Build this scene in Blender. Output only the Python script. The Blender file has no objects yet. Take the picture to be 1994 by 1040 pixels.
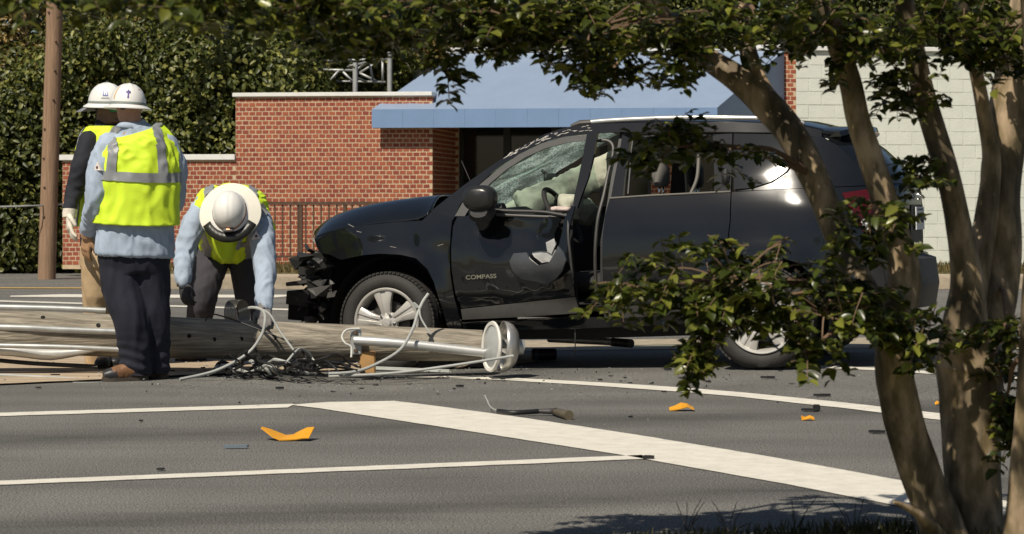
import bpy, bmesh, math, random
import numpy as np
from mathutils import Vector, Matrix, noise
from mathutils.geometry import delaunay_2d_cdt
random.seed(7); np.random.seed(7)
S = bpy.context.scene
COL = S.collection
# ---------------------------------------------------------------- camera, sky, sun, exposure
CAM_H = 1.114; HOR = 393.0; CX = 997.0; LENS = 85.0
FPX = LENS/36*1994
cam_d = bpy.data.cameras.new('camera'); cam = bpy.data.objects.new('camera', cam_d); COL.objects.link(cam)
cam.location = (0, 0, CAM_H); cam.rotation_euler = (math.radians(90), 0, 0)
cam_d.sensor_width = 36; cam_d.lens = LENS; cam_d.shift_y = -(520-HOR)/1994
cam_d.clip_start = .1; cam_d.clip_end = 2000
cam_d.dof.use_dof = True; cam_d.dof.focus_distance = 15.8; cam_d.dof.aperture_fstop = 9
S.camera = cam
SUN = Vector((-.52, -.85, 0)).normalized()*math.cos(math.radians(52)) + Vector((0, 0, math.sin(math.radians(52))))
W = bpy.data.worlds.new('World'); S.world = W; W.use_nodes = True
wn = W.node_tree.nodes; bg = wn['Background']; bg.inputs[1].default_value = .05
sky = wn.new('ShaderNodeTexSky'); sky.sky_type = 'NISHITA'; sky.sun_disc = False
sky.sun_elevation = math.radians(52); sky.sun_rotation = math.atan2(SUN.x, SUN.y)
W.node_tree.links.new(sky.outputs[0], bg.inputs[0])
sd = bpy.data.lights.new('sun', 'SUN'); sd.energy = 5.0; sd.angle = math.radians(.53); sd.color = (1, .915, .78)
so = bpy.data.objects.new('sun', sd); COL.objects.link(so); so.rotation_euler = SUN.to_track_quat('Z', 'Y').to_euler()
S.view_settings.view_transform = 'Standard'; S.view_settings.look = 'None'; S.view_settings.exposure = 0; S.view_settings.gamma = 1

# ---------------------------------------------------------------- helpers
V = Vector
def P(px, py, d):                    # pixel + distance -> world
    return V(((px-CX)/FPX*d, d, CAM_H-(py-HOR)/FPX*d))
def lerp(a, b, t): return a+(b-a)*t
def interp(xs, ys, x): return float(np.interp(x, xs, ys))
def sst(a, b, x):
    t = min(1, max(0, (x-a)/(b-a))); return t*t*(3-2*t)
def gz(x, y):                        # gentle unevenness of the road
    f = interp([-4, -2.1, -.86, 1.6, 3, 8], [0, 0, -.05, .02, .05, .05], x)
    return f*sst(13.2, 15.3, y)*(1-sst(19, 24, y))
def G(px, py, dz=0):                 # pixel -> point on the road
    d = 15
    for _ in range(30):
        x = (px-CX)/FPX*d; z = gz(x, d)+dz
        d = .5*d+.5*(CAM_H-z)*FPX/max(1, py-HOR)
    return V(((px-CX)/FPX*d, d, gz((px-CX)/FPX*d, d)+dz))
MATS = {}
def mat(name, col, rough=.6, metal=0, var=.15, scale=8, bump=0, bscale=60, stretch=None, col2=None, spec=.5, coat=0, trans=0, island=None, sub=0, alpha=1):
    if name in MATS: return MATS[name]
    m = bpy.data.materials.new(name); m.use_nodes = True; MATS[name] = m
    nt = m.node_tree; N = nt.nodes; L = nt.links; b = N['Principled BSDF']
    b.inputs['Roughness'].default_value = rough; b.inputs['Metallic'].default_value = metal
    b.inputs['Specular IOR Level'].default_value = spec; b.inputs['Coat Weight'].default_value = coat
    b.inputs['Transmission Weight'].default_value = trans; b.inputs['Alpha'].default_value = alpha
    tc = N.new('ShaderNodeTexCoord'); mp = N.new('ShaderNodeMapping'); L.new(tc.outputs['Object'], mp.inputs[0])
    if stretch: mp.inputs['Scale'].default_value = stretch
    nz = N.new('ShaderNodeTexNoise'); nz.inputs['Scale'].default_value = scale; nz.inputs['Detail'].default_value = 6; nz.inputs['Roughness'].default_value = .65
    L.new(mp.outputs[0], nz.inputs['Vector'])
    rp = N.new('ShaderNodeValToRGB'); rp.color_ramp.elements[0].position = .3; rp.color_ramp.elements[1].position = .7
    c1 = tuple(max(0, c*(1-var)) for c in col); c2 = col2 if col2 else tuple(min(1, c*(1+var)) for c in col)
    rp.color_ramp.elements[0].color = (*c1, 1); rp.color_ramp.elements[1].color = (*c2, 1)
    L.new(nz.outputs['Fac'], rp.inputs[0]); out = rp.outputs[0]
    if island:
        src = N.new('ShaderNodeNewGeometry').outputs['Random Per Island'] if island == 'island' else N.new('ShaderNodeObjectInfo').outputs['Random']
        hs = N.new('ShaderNodeHueSaturation'); ma = N.new('ShaderNodeMapRange'); ma.inputs[3].default_value = .8; ma.inputs[4].default_value = 1.2
        L.new(src, ma.inputs[0]); L.new(ma.outputs[0], hs.inputs['Value']); L.new(out, hs.inputs['Color'])
        m2 = N.new('ShaderNodeMath'); m2.operation = 'MULTIPLY_ADD'; m2.inputs[1].default_value = .014; m2.inputs[2].default_value = .493
        L.new(src, m2.inputs[0]); L.new(m2.outputs[0], hs.inputs['Hue']); out = hs.outputs[0]
    L.new(out, b.inputs['Base Color'])
    if sub: b.inputs['Subsurface Weight'].default_value = sub
    if bump:
        n2 = N.new('ShaderNodeTexNoise'); n2.inputs['Scale'].default_value = bscale; n2.inputs['Detail'].default_value = 4
        L.new(mp.outputs[0], n2.inputs['Vector']); bp = N.new('ShaderNodeBump'); bp.inputs['Strength'].default_value = bump; bp.inputs['Distance'].default_value = .01
        L.new(n2.outputs['Fac'], bp.inputs['Height']); L.new(bp.outputs[0], b.inputs['Normal'])
    return m
def setp(o, label=None, cat=None, group=None, kind=None):
    if label: o['label'] = label
    if cat: o['category'] = cat
    if group: o['group'] = group
    if kind: o['kind'] = kind
    return o
def adopt(o, parent):
    o.parent = parent
    o.matrix_parent_inverse = Matrix.Translation(-parent.location) if parent.parent is None else Matrix.Identity(4)
def thing(name, label, cat, loc, group=None):
    o = bpy.data.objects.new(name, None); COL.objects.link(o); o.location = loc; o.empty_display_size = .1
    return setp(o, label, cat, group)
def link(name, me, m, parent=None, smooth=True):
    if m is not None: me.materials.append(m)
    if smooth: me.polygons.foreach_set('use_smooth', [True]*len(me.polygons))
    o = bpy.data.objects.new(name, me); COL.objects.link(o)
    if parent is not None: adopt(o, parent)
    return o
class MB:
    def __init__(s): s.v = []; s.f = []
    def add(s, vs, fs):
        n = len(s.v); s.v += [tuple(v) for v in vs]; s.f += [tuple(i+n for i in f) for f in fs]; return s
    def box(s, c, hx, hy, hz, M=None):       # half sizes; M 3x3 rotation
        vs = [V((x, y, z)) for x in (-hx, hx) for y in (-hy, hy) for z in (-hz, hz)]
        if M is not None: vs = [M @ v for v in vs]
        return s.add([v+V(c) for v in vs], [(0, 1, 3, 2), (4, 6, 7, 5), (0, 4, 5, 1), (2, 3, 7, 6), (0, 2, 6, 4), (1, 5, 7, 3)])
    def loft(s, rings, caps=True, closed=False):
        n = len(rings[0]); vs = [v for r in rings for v in r]; fs = []
        K = len(rings)
        for k in range(K if closed else K-1):
            for i in range(n):
                j = (i+1) % n; k2 = (k+1) % K
                fs.append((k*n+i, k*n+j, k2*n+j, k2*n+i))
        if caps and not closed: fs += [tuple(range(n-1, -1, -1)), tuple((K-1)*n+i for i in range(n))]
        return s.add(vs, fs)
    def tube(s, pts, r, n=10, caps=True, wob=0):
        pts = [V(p) for p in pts]; K = len(pts)
        if not hasattr(r, '__len__'): r = [r]*K
        rings = []; ref = None
        for k in range(K):
            t = (pts[min(K-1, k+1)]-pts[max(0, k-1)]).normalized()
            if ref is None:
                ref = t.orthogonal().normalized()
            ref = (ref-t*ref.dot(t)).normalized(); bi = t.cross(ref)
            rr = []
            for i in range(n):
                a = 2*math.pi*i/n; d = ref*math.cos(a)+bi*math.sin(a); q = r[k]
                if wob: q *= 1+wob*noise.noise((pts[k]+d*r[k])*7)
                rr.append(pts[k]+d*q)
            rings.append(rr)
        return s.loft(rings, caps)
    def etube(s, secs, Lx, n=32, ex=2.3, caps=True):     # secs: (centre, half width along Lx, half depth)
        K = len(secs); rings = []
        for k in range(K):
            t = (V(secs[min(K-1, k+1)][0])-V(secs[max(0, k-1)][0])).normalized()
            l = (Lx-t*Lx.dot(t)).normalized(); f = t.cross(l)
            rr = []
            for i in range(n):
                a = 2*math.pi*i/n; c, q = math.cos(a), math.sin(a)
                x = math.copysign(abs(c)**(2/ex), c); y = math.copysign(abs(q)**(2/ex), q)
                rr.append(V(secs[k][0])+l*secs[k][1]*x+f*secs[k][2]*y)
            rings.append(rr)
        return s.loft(rings, caps)
    def lathe(s, prof, c, ax, n=32, ref=None, sc=(1, 1)):       # prof: (radius, along)
        ax = V(ax).normalized(); ref = (V(ref) if ref is not None else ax.orthogonal()); ref = (ref-ax*ref.dot(ax)).normalized(); bi = ax.cross(ref)
        rings = [[V(c)+ax*h+(ref*math.cos(2*math.pi*i/n)*sc[0]+bi*math.sin(2*math.pi*i/n)*sc[1])*max(r, 1e-5) for i in range(n)] for r, h in prof]
        return s.loft(rings, False)
    def mesh(s, name):
        me = bpy.data.meshes.new(name); me.from_pydata(s.v, [], s.f); me.validate(); me.update(); return me
    def build(s, name, m, parent=None, smooth=True, bevel=0):
        me = s.mesh(name)
        if bevel or True:
            bm = bmesh.new(); bm.from_mesh(me)
            bmesh.ops.recalc_face_normals(bm, faces=bm.faces)
            if bevel: bmesh.ops.bevel(bm, geom=list(bm.edges), offset=bevel, segments=2, affect='EDGES', clamp_overlap=True)
            if smooth:
                for e in bm.edges:
                    if len(e.link_faces) == 2 and e.calc_face_angle(0) > .7: e.smooth = False
            bm.to_mesh(me); bm.free()
        return link(name, me, m, parent, smooth)
def smooth_path(pts, n=6):
    pts = [V(p) for p in pts]; out = []
    for i in range(len(pts)-1):
        p0, p1, p2, p3 = pts[max(0, i-1)], pts[i], pts[i+1], pts[min(len(pts)-1, i+2)]
        for k in range(n):
            t = k/n
            out.append(.5*((2*p1)+(p2-p0)*t+(2*p0-5*p1+4*p2-p3)*t*t+(3*p1-p0-3*p2+p3)*t**3))
    out.append(pts[-1]); return out
def smooth_r(r, n=6):
    return [lerp(r[i], r[i+1], k/n) for i in range(len(r)-1) for k in range(n)]+[r[-1]]
TS = bpy.data.scenes.new('scratch')
def remesh(mb, voxel, it=4, disp=0, dscale=9, stretch=(1, 1, 1)):
    me = mb.mesh('t'); o = bpy.data.objects.new('t', me); TS.collection.objects.link(o)
    bm = bmesh.new(); bm.from_mesh(me); bmesh.ops.recalc_face_normals(bm, faces=bm.faces); bm.to_mesh(me); bm.free()
    r = o.modifiers.new('r', 'REMESH'); r.mode = 'VOXEL'; r.voxel_size = voxel
    q = o.modifiers.new('s', 'SMOOTH'); q.iterations = it; q.factor = .5
    with bpy.context.temp_override(scene=TS, view_layer=TS.view_layers[0]): dg = bpy.context.evaluated_depsgraph_get()
    out = bpy.data.meshes.new_from_object(o.evaluated_get(dg))
    bpy.data.objects.remove(o); bpy.data.meshes.remove(me)
    if disp:
        nrm = [v.normal.copy() for v in out.vertices]
        for v, nv in zip(out.vertices, nrm):
            c = V((v.co.x*stretch[0], v.co.y*stretch[1], v.co.z*stretch[2]))*dscale
            q = noise.noise(c+V((noise.noise(c*.5)*1.5, 0, noise.noise(c*.4+V((9, 3, 1)))*1.5)))
            q2 = noise.noise(V((c.x*1.9+c.z*1.3, c.y*1.9, c.z*1.1-c.x*.8))+V((4, 7, 2)))
            v.co += nv*disp*((1-2.4*abs(q))*.75+(1-2.4*abs(q2))*.35)
        out.update()
    return out
def sheet(pts, dz, name, m, sub=.3, parent=None):     # polygon (x,y) draped over the road
    poly = [V((p[0], p[1])) for p in pts]; ring = []
    for i in range(len(poly)):
        a, b = poly[i], poly[(i+1) % len(poly)]; k = max(1, int((b-a).length/.05))
        ring += [a.lerp(b, j/k)+V((0, .009*noise.noise(V((a.lerp(b, j/k).x*9, a.lerp(b, j/k).y*9, 1)))+random.uniform(-.0025, .0025))) for j in range(k)]
    n = len(ring); xs = [p.x for p in ring]; ys = [p.y for p in ring]; inner = []
    st = max(sub, math.sqrt((max(xs)-min(xs))*(max(ys)-min(ys))/4000))
    for x in np.arange(min(xs), max(xs), st):
        for y in np.arange(min(ys), max(ys), st): inner.append(V((x+.01, y+.013)))
    r = delaunay_2d_cdt(ring+inner, [], [list(range(n))], 1, 1e-5)
    me = bpy.data.meshes.new(name); me.from_pydata([(p.x, p.y, gz(p.x, p.y)+dz) for p in r[0]], [], [tuple(f) for f in r[2]]); me.update()
    o = link(name, me, m, parent, False); return o
def leafmesh(name, cen, nrm, tan, L, Wd, m, parent=None, fold=.25):   # numpy arrays: bent leaves, 4 tris each
    n = len(cen); nrm = nrm/np.linalg.norm(nrm, axis=1)[:, None]; side = np.cross(nrm, tan); side /= np.linalg.norm(side, axis=1)[:, None]; tan = np.cross(side, nrm)
    L = np.broadcast_to(L, n)[:, None]; Wd = np.broadcast_to(Wd, n)[:, None]
    v = np.stack([cen, cen+tan*L*.3+side*Wd*.5+nrm*Wd*fold, cen+tan*L*.7+side*Wd*.42+nrm*Wd*fold*.7, cen+tan*L-nrm*L*.12, cen+tan*L*.7-side*Wd*.42+nrm*Wd*fold*.7, cen+tan*L*.3-side*Wd*.5+nrm*Wd*fold, cen+tan*L*.5], 1).reshape(-1, 3)
    base = (np.arange(n)*7)[:, None]
    tri = np.array([0, 1, 6, 1, 2, 6, 2, 3, 6, 3, 4, 6, 4, 5, 6, 5, 0, 6])
    f = (base+tri).reshape(-1)
    me = bpy.data.meshes.new(name); me.vertices.add(len(v)); me.vertices.foreach_set('co', v.reshape(-1).astype('f'))
    me.loops.add(len(f)); me.loops.foreach_set('vertex_index', f.astype('i')); k = len(f)//3
    me.polygons.add(k); me.polygons.foreach_set('loop_start', (np.arange(k)*3).astype('i')); me.polygons.foreach_set('loop_total', np.full(k, 3, 'i'))
    me.update(); return link(name, me, m, parent, True)
def leafmat(name, c, c2, tr=.35, rough=.45, spread=(.5, 1.5), obj=False):
    m = bpy.data.materials.new(name); m.use_nodes = True; nt = m.node_tree; N = nt.nodes; L = nt.links; b = N['Principled BSDF']
    src = N.new('ShaderNodeObjectInfo').outputs['Random'] if obj else N.new('ShaderNodeNewGeometry').outputs['Random Per Island']
    rp = N.new('ShaderNodeValToRGB'); e = rp.color_ramp.elements
    e[0].color = (*[x*spread[0] for x in c], 1); e[1].color = (*[x*spread[1] for x in c2], 1)
    q = e.new(.5); q.color = (*c, 1); q = e.new(.85); q.color = (*c2, 1)
    L.new(src, rp.inputs[0]); L.new(rp.outputs[0], b.inputs['Base Color']); b.inputs['Roughness'].default_value = rough
    t = N.new('ShaderNodeBsdfTranslucent'); L.new(rp.outputs[0], t.inputs[0]); mx = N.new('ShaderNodeMixShader'); mx.inputs[0].default_value = tr
    L.new(b.outputs[0], mx.inputs[1]); L.new(t.outputs[0], mx.inputs[2]); L.new(mx.outputs[0], N['Material Output'].inputs[0])
    MATS[name] = m; return m

# ---------------------------------------------------------------- ground and road
def road_mat():
    m = bpy.data.materials.new('asphalt'); m.use_nodes = True; nt = m.node_tree; N = nt.nodes; L = nt.links; b = N['Principled BSDF']
    tc = N.new('ShaderNodeTexCoord')
    def nz(sc, det=4, stretch=None, rot=0):
        mp = N.new('ShaderNodeMapping'); L.new(tc.outputs['Object'], mp.inputs[0])
        if stretch: mp.inputs['Scale'].default_value = stretch
        mp.inputs['Rotation'].default_value = (0, 0, rot)
        n = N.new('ShaderNodeTexNoise'); n.inputs['Scale'].default_value = sc; n.inputs['Detail'].default_value = det; L.new(mp.outputs[0], n.inputs[0]); return n.outputs['Fac']
    def ramp(f, p0, c0, p1, c1):
        r = N.new('ShaderNodeValToRGB'); r.color_ramp.elements[0].position = p0; r.color_ramp.elements[1].position = p1
        r.color_ramp.elements[0].color = (c0, c0, c0*.99, 1); r.color_ramp.elements[1].color = (c1, c1*.995, c1*.98, 1); L.new(f, r.inputs[0]); return r.outputs[0]
    def mul(a, c):
        x = N.new('ShaderNodeMix'); x.data_type = 'RGBA'; x.blend_type = 'MULTIPLY'; x.inputs[0].default_value = 1; L.new(a, x.inputs[6]); L.new(c, x.inputs[7]); return x.outputs[2]
    base = ramp(nz(130, 5), .40, .035, .62, .27)
    big = ramp(nz(.9, 5), .3, .82, .7, 1.12)
    # tyre-polished, oil-dark wheel tracks along the lanes
    st = ramp(nz(.8, 5, (.22, 1.6, 1), -.31), .36, .80, .56, 1)
    lf = ramp(nz(3, 6, (.35, 3, 1), -.31), .30, .78, .38, 1)
    col = mul(mul(mul(base, big), st), lf)
    # oil-dark wheel tracks, each a long band along the lane
    g0, g1 = G(0, 808), G(560, 791); la = math.atan2(g1.y-g0.y, g1.x-g0.x)
    for (px_, py_, wd) in ((250, 850, .55), (900, 985, .35), (1300, 705, .16)):
        g = G(px_, py_); mp = N.new('ShaderNodeMapping'); mp.vector_type = 'TEXTURE'; mp.inputs['Location'].default_value = (g.x, g.y, 0); mp.inputs['Rotation'].default_value = (0, 0, la); L.new(tc.outputs['Object'], mp.inputs[0])
        sx = N.new('ShaderNodeSeparateXYZ'); L.new(mp.outputs[0], sx.inputs[0])
        nn = nz(2.2, 5, (.25, 2.5, 1), -la); ad = N.new('ShaderNodeMath'); ad.operation = 'MULTIPLY_ADD'; ad.inputs[1].default_value = .5; L.new(nn, ad.inputs[0]); L.new(sx.outputs[1], ad.inputs[2])
        sb = N.new('ShaderNodeMath'); sb.operation = 'SUBTRACT'; sb.inputs[1].default_value = .25; L.new(ad.outputs[0], sb.inputs[0]); ab = N.new('ShaderNodeMath'); ab.operation = 'ABSOLUTE'; L.new(sb.outputs[0], ab.inputs[0])
        rr_ = ramp(ab.outputs[0], .0, .55, wd, 1); col = mul(col, rr_)
    vo = N.new('ShaderNodeTexVoronoi'); vo.inputs['Scale'].default_value = 48; L.new(tc.outputs['Object'], vo.inputs[0])
    sp = N.new('ShaderNodeValToRGB'); sp.color_ramp.elements[0].position = .08; sp.color_ramp.elements[1].position = .14
    sp.color_ramp.elements[0].color = (1, 1, 1, 1); sp.color_ramp.elements[1].color = (0, 0, 0, 1); L.new(vo.outputs['Distance'], sp.inputs[0])
    th = N.new('ShaderNodeMath'); th.operation = 'GREATER_THAN'; th.inputs[1].default_value = .55
    sc = N.new('ShaderNodeSeparateColor'); L.new(vo.outputs['Color'], sc.inputs[0]); L.new(sc.outputs[0], th.inputs[0])
    mm = N.new('ShaderNodeMath'); mm.operation = 'MULTIPLY'; L.new(th.outputs[0], mm.inputs[0]); L.new(sp.outputs[0], mm.inputs[1])
    mx = N.new('ShaderNodeMix'); mx.data_type = 'RGBA'; mx.inputs[7].default_value = (.36, .35, .32, 1); L.new(mm.outputs[0], mx.inputs[0]); L.new(col, mx.inputs[6])
    L.new(mx.outputs[2], b.inputs['Base Color']); b.inputs['Roughness'].default_value = .85
    bp = N.new('ShaderNodeBump'); bp.inputs['Strength'].default_value = .2; bp.inputs['Distance'].default_value = .004; L.new(nz(210, 2), bp.inputs['Height']); L.new(bp.outputs[0], b.inputs['Normal'])
    MATS['asphalt'] = m; return m
ASPH = road_mat()
CONC = mat('concrete', (.40, .33, .24), .9, var=.25, scale=5, bump=.4, bscale=90)
GRASSM = mat('dry_lawn_soil', (.13, .115, .05), .95, var=.4, scale=6, bump=.6, bscale=40)
PAINT = mat('white_road_paint', (.66, .63, .55), .75, var=.12, scale=9, bump=.3, bscale=130)
def wear(m):
    N = m.node_tree.nodes; L = m.node_tree.links; b = N['Principled BSDF']; src = b.inputs['Base Color'].links[0].from_socket
    tc = N.new('ShaderNodeTexCoord'); n = N.new('ShaderNodeTexNoise'); n.inputs['Scale'].default_value = 26; n.inputs['Detail'].default_value = 9; n.inputs['Roughness'].default_value = .75; L.new(tc.outputs['Object'], n.inputs[0])
    r = N.new('ShaderNodeValToRGB'); r.color_ramp.elements[0].position = .61; r.color_ramp.elements[1].position = .68; r.color_ramp.elements[0].color = (0, 0, 0, 1); r.color_ramp.elements[1].color = (.75, .75, .75, 1); L.new(n.outputs[0], r.inputs[0])
    x = N.new('ShaderNodeMix'); x.data_type = 'RGBA'; x.inputs[7].default_value = (.13, .125, .115, 1); L.new(r.outputs[0], x.inputs[0]); L.new(src, x.inputs[6]); L.new(x.outputs[2], b.inputs['Base Color'])
wear(PAINT)
YPAINT = mat('yellow_road_paint', (.55, .36, .10), .75, var=.15, scale=12)
def quad(name, x0, x1, y0, y1, z, m):
    mb = MB(); mb.add([(x0, y0, z), (x1, y0, z), (x1, y1, z), (x0, y1, z)], [(0, 1, 2, 3)]); return setp(mb.build(name, m, None, False), kind='structure')
quad('ground', -700, 700, -60, 1500, -.16, GRASSM)
xs = np.unique(np.concatenate([[-80, -40, -20, -12], np.arange(-8, 8.01, .25), [12, 20, 40, 80]])); ys = np.unique(np.concatenate([[7.95], np.arange(8.25, 25.01, .25), [28, 30.8]]))
vs = [(x, y, gz(x, y)) for y in ys for x in xs]; nx = len(xs)
mb = MB(); mb.add(vs, [(j*nx+i, j*nx+i+1, (j+1)*nx+i+1, (j+1)*nx+i) for j in range(len(ys)-1) for i in range(nx-1)])
road = setp(mb.build('road', ASPH), kind='structure')
quad('verge', -80, 80, -20, 7.945, .01, GRASSM)
# far side: driveway on the left, kerb + pavement + lawn on the right
XK = -4.9
quad('driveway', -80, XK-.02, 30.81, 60, -.004, ASPH)
mb = MB()
x = XK
while x < 34:
    L_ = 2.4; mb.box((x+L_/2, 30.93, .075), L_/2-.006, .12, .085); x += L_
setp(mb.build('kerb', CONC, None, False, .012), kind='structure')
mb = MB(); x = XK
while x < 34:
    mb.box((x+.75, 31.75, .06), .744, .69, .085); x += 1.5
setp(mb.build('pavement', CONC, None, False, .008), kind='structure')
setp(MB().box(((XK+34)/2, 32.45+14, .03), (34-XK)/2, 14, .11).build('lawn', GRASSM, None, False), kind='structure')
def mark(name, pts, m=PAINT, dz=.004):
    return setp(sheet([(q.x, q.y) for q in [G(*p) for p in pts]], dz, name, m, .25), kind='structure')
mark('lane_line', [(-300, 814.5), (0, 805), (575, 787.5), (560, 795), (0, 811.5), (-300, 821)])
mark('lane_line', [(-300, 950.5), (0, 938), (1250, 887.5), (1262, 895), (0, 946), (-300, 959)])
mark('stop_band', [(566, 789.5), (640, 784), (768, 782), (1000, 812), (1240, 848), (1500, 891), (1777, 941), (2150, 1015), (2150, 1074), (1785, 994), (1530, 944), (1290, 901.5), (1215, 888), (900, 839), (620, 796)])
mark('curved_line', [(690, 729), (840, 732.5), (980, 736), (1118, 743), (1240, 750), (1442, 765), (1644, 785), (1838, 807), (1994, 834), (2200, 872), (2200, 886), (1994, 846), (1838, 820), (1644, 796), (1442, 774), (1240, 758), (1118, 749.5), (980, 741), (840, 736), (690, 731)])
mark('edge_line', [(1556, 711.5), (1700, 717), (1840, 726), (2100, 742), (2100, 748), (1840, 731.5), (1700, 722), (1556, 715)])
mark('far_lane_line', [(20, 576.5), (120, 573.5), (330, 574.5), (590, 574.5), (540, 579.5), (330, 580.5), (20, 578.5)])
mark('far_lane_line', [(-200, 580), (0, 585.5), (330, 595), (600, 603), (600, 606), (330, 597.7), (0, 588), (-200, 582.5)])
mark('yellow_line', [(-200, 560), (600, 561), (600, 562.6), (-200, 561.6)], YPAINT)
mark('concrete_strip', [(1010, 664), (1994, 662), (2400, 664), (2400, 682), (1994, 681), (1010, 684)], mat('tan_concrete', (.34, .29, .21), .9, var=.2, scale=9, bump=.3), .004)
# concrete median with a worn edge
med = [(-500, 684), (0, 684), (560, 690), (1000, 688), (1055, 695), (1040, 708), (960, 716), (700, 722), (430, 731), (330, 735), (200, 742), (0, 751), (-500, 772)]
mark('median', med, mat('median_concrete', (.42, .33, .23), .92, var=.28, scale=3.5, bump=.6, bscale=70, stretch=(.5, 3, 1)), .012)
# ---------------------------------------------------------------- building across the road
class Wall:
    def __init__(s, o, yaw): s.o = V(o); s.u = V((math.cos(yaw), math.sin(yaw), 0)); s.n = V((math.sin(yaw), -math.cos(yaw), 0))
    def w(s, u, z, out=0): q = s.o+s.u*u+s.n*out; return V((q.x, q.y, z))
    def px(s, x, y, out=0):
        d = V(((x-CX)/FPX, 1, (HOR-y)/FPX)); c = V((0, 0, CAM_H))-(s.o+s.n*out); t = -c.dot(s.n)/d.dot(s.n)
        p = V((0, 0, CAM_H))+d*t; return ((p-s.o).dot(s.u), p.z)
    def slab(s, mb, u0, u1, z0, z1, o0, o1):
        vs = [s.w(u, z, o) for u in (u0, u1) for z in (z0, z1) for o in (o0, o1)]
        mb.add(vs, [(0, 1, 3, 2), (4, 6, 7, 5), (0, 4, 5, 1), (2, 3, 7, 6), (0, 2, 6, 4), (1, 5, 7, 3)]); return mb
BRICK_O = mat('red_brick_single', (.29, .072, .039), .85, var=.15, scale=20, bump=.4, bscale=60, island='object')
BRICK_I = mat('red_brick', (.29, .072, .039), .85, var=.15, scale=20, bump=.4, bscale=60, island='island')
MORTAR = mat('mortar', (.56, .43, .285), .95, var=.15, scale=20, bump=.5, bscale=120)
COPE = mat('white_metal_coping', (.74, .74, .71), .5, var=.06)
BLOCKM = mat('painted_block', (.66, .68, .61), .8, var=.06, scale=4, bump=.35, bscale=50, island=None)
BLOCKJ = mat('painted_block_joint', (.60, .62, .56), .85, var=.06)
BU, BZ = .1015, .0677
BRICKS = []
def brick_field(wl, par, u0, u1, z0, z1, single=None, out=0):
    # a brick face per piece; 'single' (u0,u1,z0,z1) picks those made as objects of their own
    me1 = MB(); M3 = Matrix((wl.u, -wl.n, V((0, 0, 1)))).transposed(); me1.box((0, 0, 0), .0435, .014, .0262, M3)
    proto = None; rest = MB(); r = 0; z = z0+BZ/2
    while z < z1-.02:
        u = u0+BU/2+(0 if r % 2 else -BU/2)
        while u < u1+.001:
            a, b = max(u-.0435, u0+.002), min(u+.0435, u1-.002)
            if b-a > .02:
                dz = random.uniform(-.002, .002); o = out+random.uniform(.002, .005)
                if single and single[0] < u < single[1] and single[2] < z < single[3] and b-a > .085 and len(BRICKS) < 300:
                    if proto is None: proto = me1.mesh('brick'); proto.materials.append(BRICK_O)
                    q = bpy.data.objects.new('brick', proto); COL.objects.link(q); adopt(q, par)
                    q.location = wl.w(u, z+dz, o-.014); q.rotation_euler = (0, random.uniform(-.02, .02), 0); BRICKS.append(q)
                else:
                    h = .0262+random.uniform(-.002, .001)
                    wl.slab(rest, a, b, z+dz-h, z+dz+h, o-.028, o)
            u += BU
        z += BZ; r += 1
    return setp(rest.build('brickwork', BRICK_I, par, False), kind='stuff')
YAW = -math.radians(8)
A = Wall((0, 35.55, 0), YAW)
a0 = A.px(122, 400)[0]; a1 = A.px(459, 400)[0]; a2 = A.px(842, 300)[0]; zl = A.px(290, 312)[1]; zm = A.px(600, 188)[1]
lw = thing('brick_wall', 'low red brick wall with white coping behind the standing workers', 'wall', A.w((a0+a1)/2, .1))
mb = MB(); A.slab(mb, a0, a1-.003, .1, zl, -.3, 0); mb.build('mortar_core', MORTAR, lw, False)
brick_field(A, lw, a0, a1-.003, .16, zl)
mb = MB(); A.slab(mb, a0-.04, a1-.004, zl, zl+.085, -.34, .045); mb.build('coping', COPE, lw, False, .006)
bd = thing('brick_building', 'one storey red brick building with white coping and painted block side', 'building', A.w(0, .1))
mb = MB(); A.slab(mb, a1, a2, .1, zm, -2.0, 0); mb.build('wing_core', MORTAR, bd, False)
sg0 = A.px(560, 300)[0]; sg1 = A.px(724, 300)[0]
brick_field(A, bd, a1, a2, .16, zm, (sg0, sg1, 1.15, 2.5))
mb = MB(); A.slab(mb, a1-.04, a2, zm, zm+.06, -2.0, .05); mb.build('coping', COPE, bd, False, .006)
Rt = Wall(A.w(a2, 0, 0), YAW+math.pi/2); brick_field(Rt, bd, .002, 1.99, .16, zm, None, .001)
# recessed front under the awning
R = Wall(A.w(0, 0, -2.0), YAW); r0 = R.px(838, 300)[0]; r3 = R.px(1550, 300)[0]; zt = R.px(1200, 101)[1]; zr = R.px(1200, 94)[1]; rt = R.px(874, 150)[0]
ops = [(R.px(893, 300)[0], R.px(1268, 300)[0]), (R.px(1330, 300)[0], R.px(1500, 300)[0])]
zh = 2.62
mb = MB(); R.slab(mb, r0, ops[0][0], .1, zm+.05, -.25, 0); R.slab(mb, rt, ops[0][0], zm+.05, zt, -.25, 0); R.slab(mb, ops[0][1], ops[1][0], .1, zt, -.25, 0); R.slab(mb, ops[1][1], r3, .1, zt, -.25, 0)
for o in ops: R.slab(mb, o[0], o[1], zh, zt, -.25, 0)
mb.build('front_core', MORTAR, bd, False)
for u0, u1, z0, z1 in ((r0, ops[0][0], .16, zm), (ops[0][1], ops[1][0], .16, zh), (R.px(1500, 300)[0], r3, .16, zt)): brick_field(R, bd, u0, u1, z0, z1)
DGL = mat('dark_window_glass', (.012, .014, .013), .06, var=.1, spec=.6); BLK = mat('black_metal_frame', (.012, .012, .013), .4, var=.2)
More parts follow.
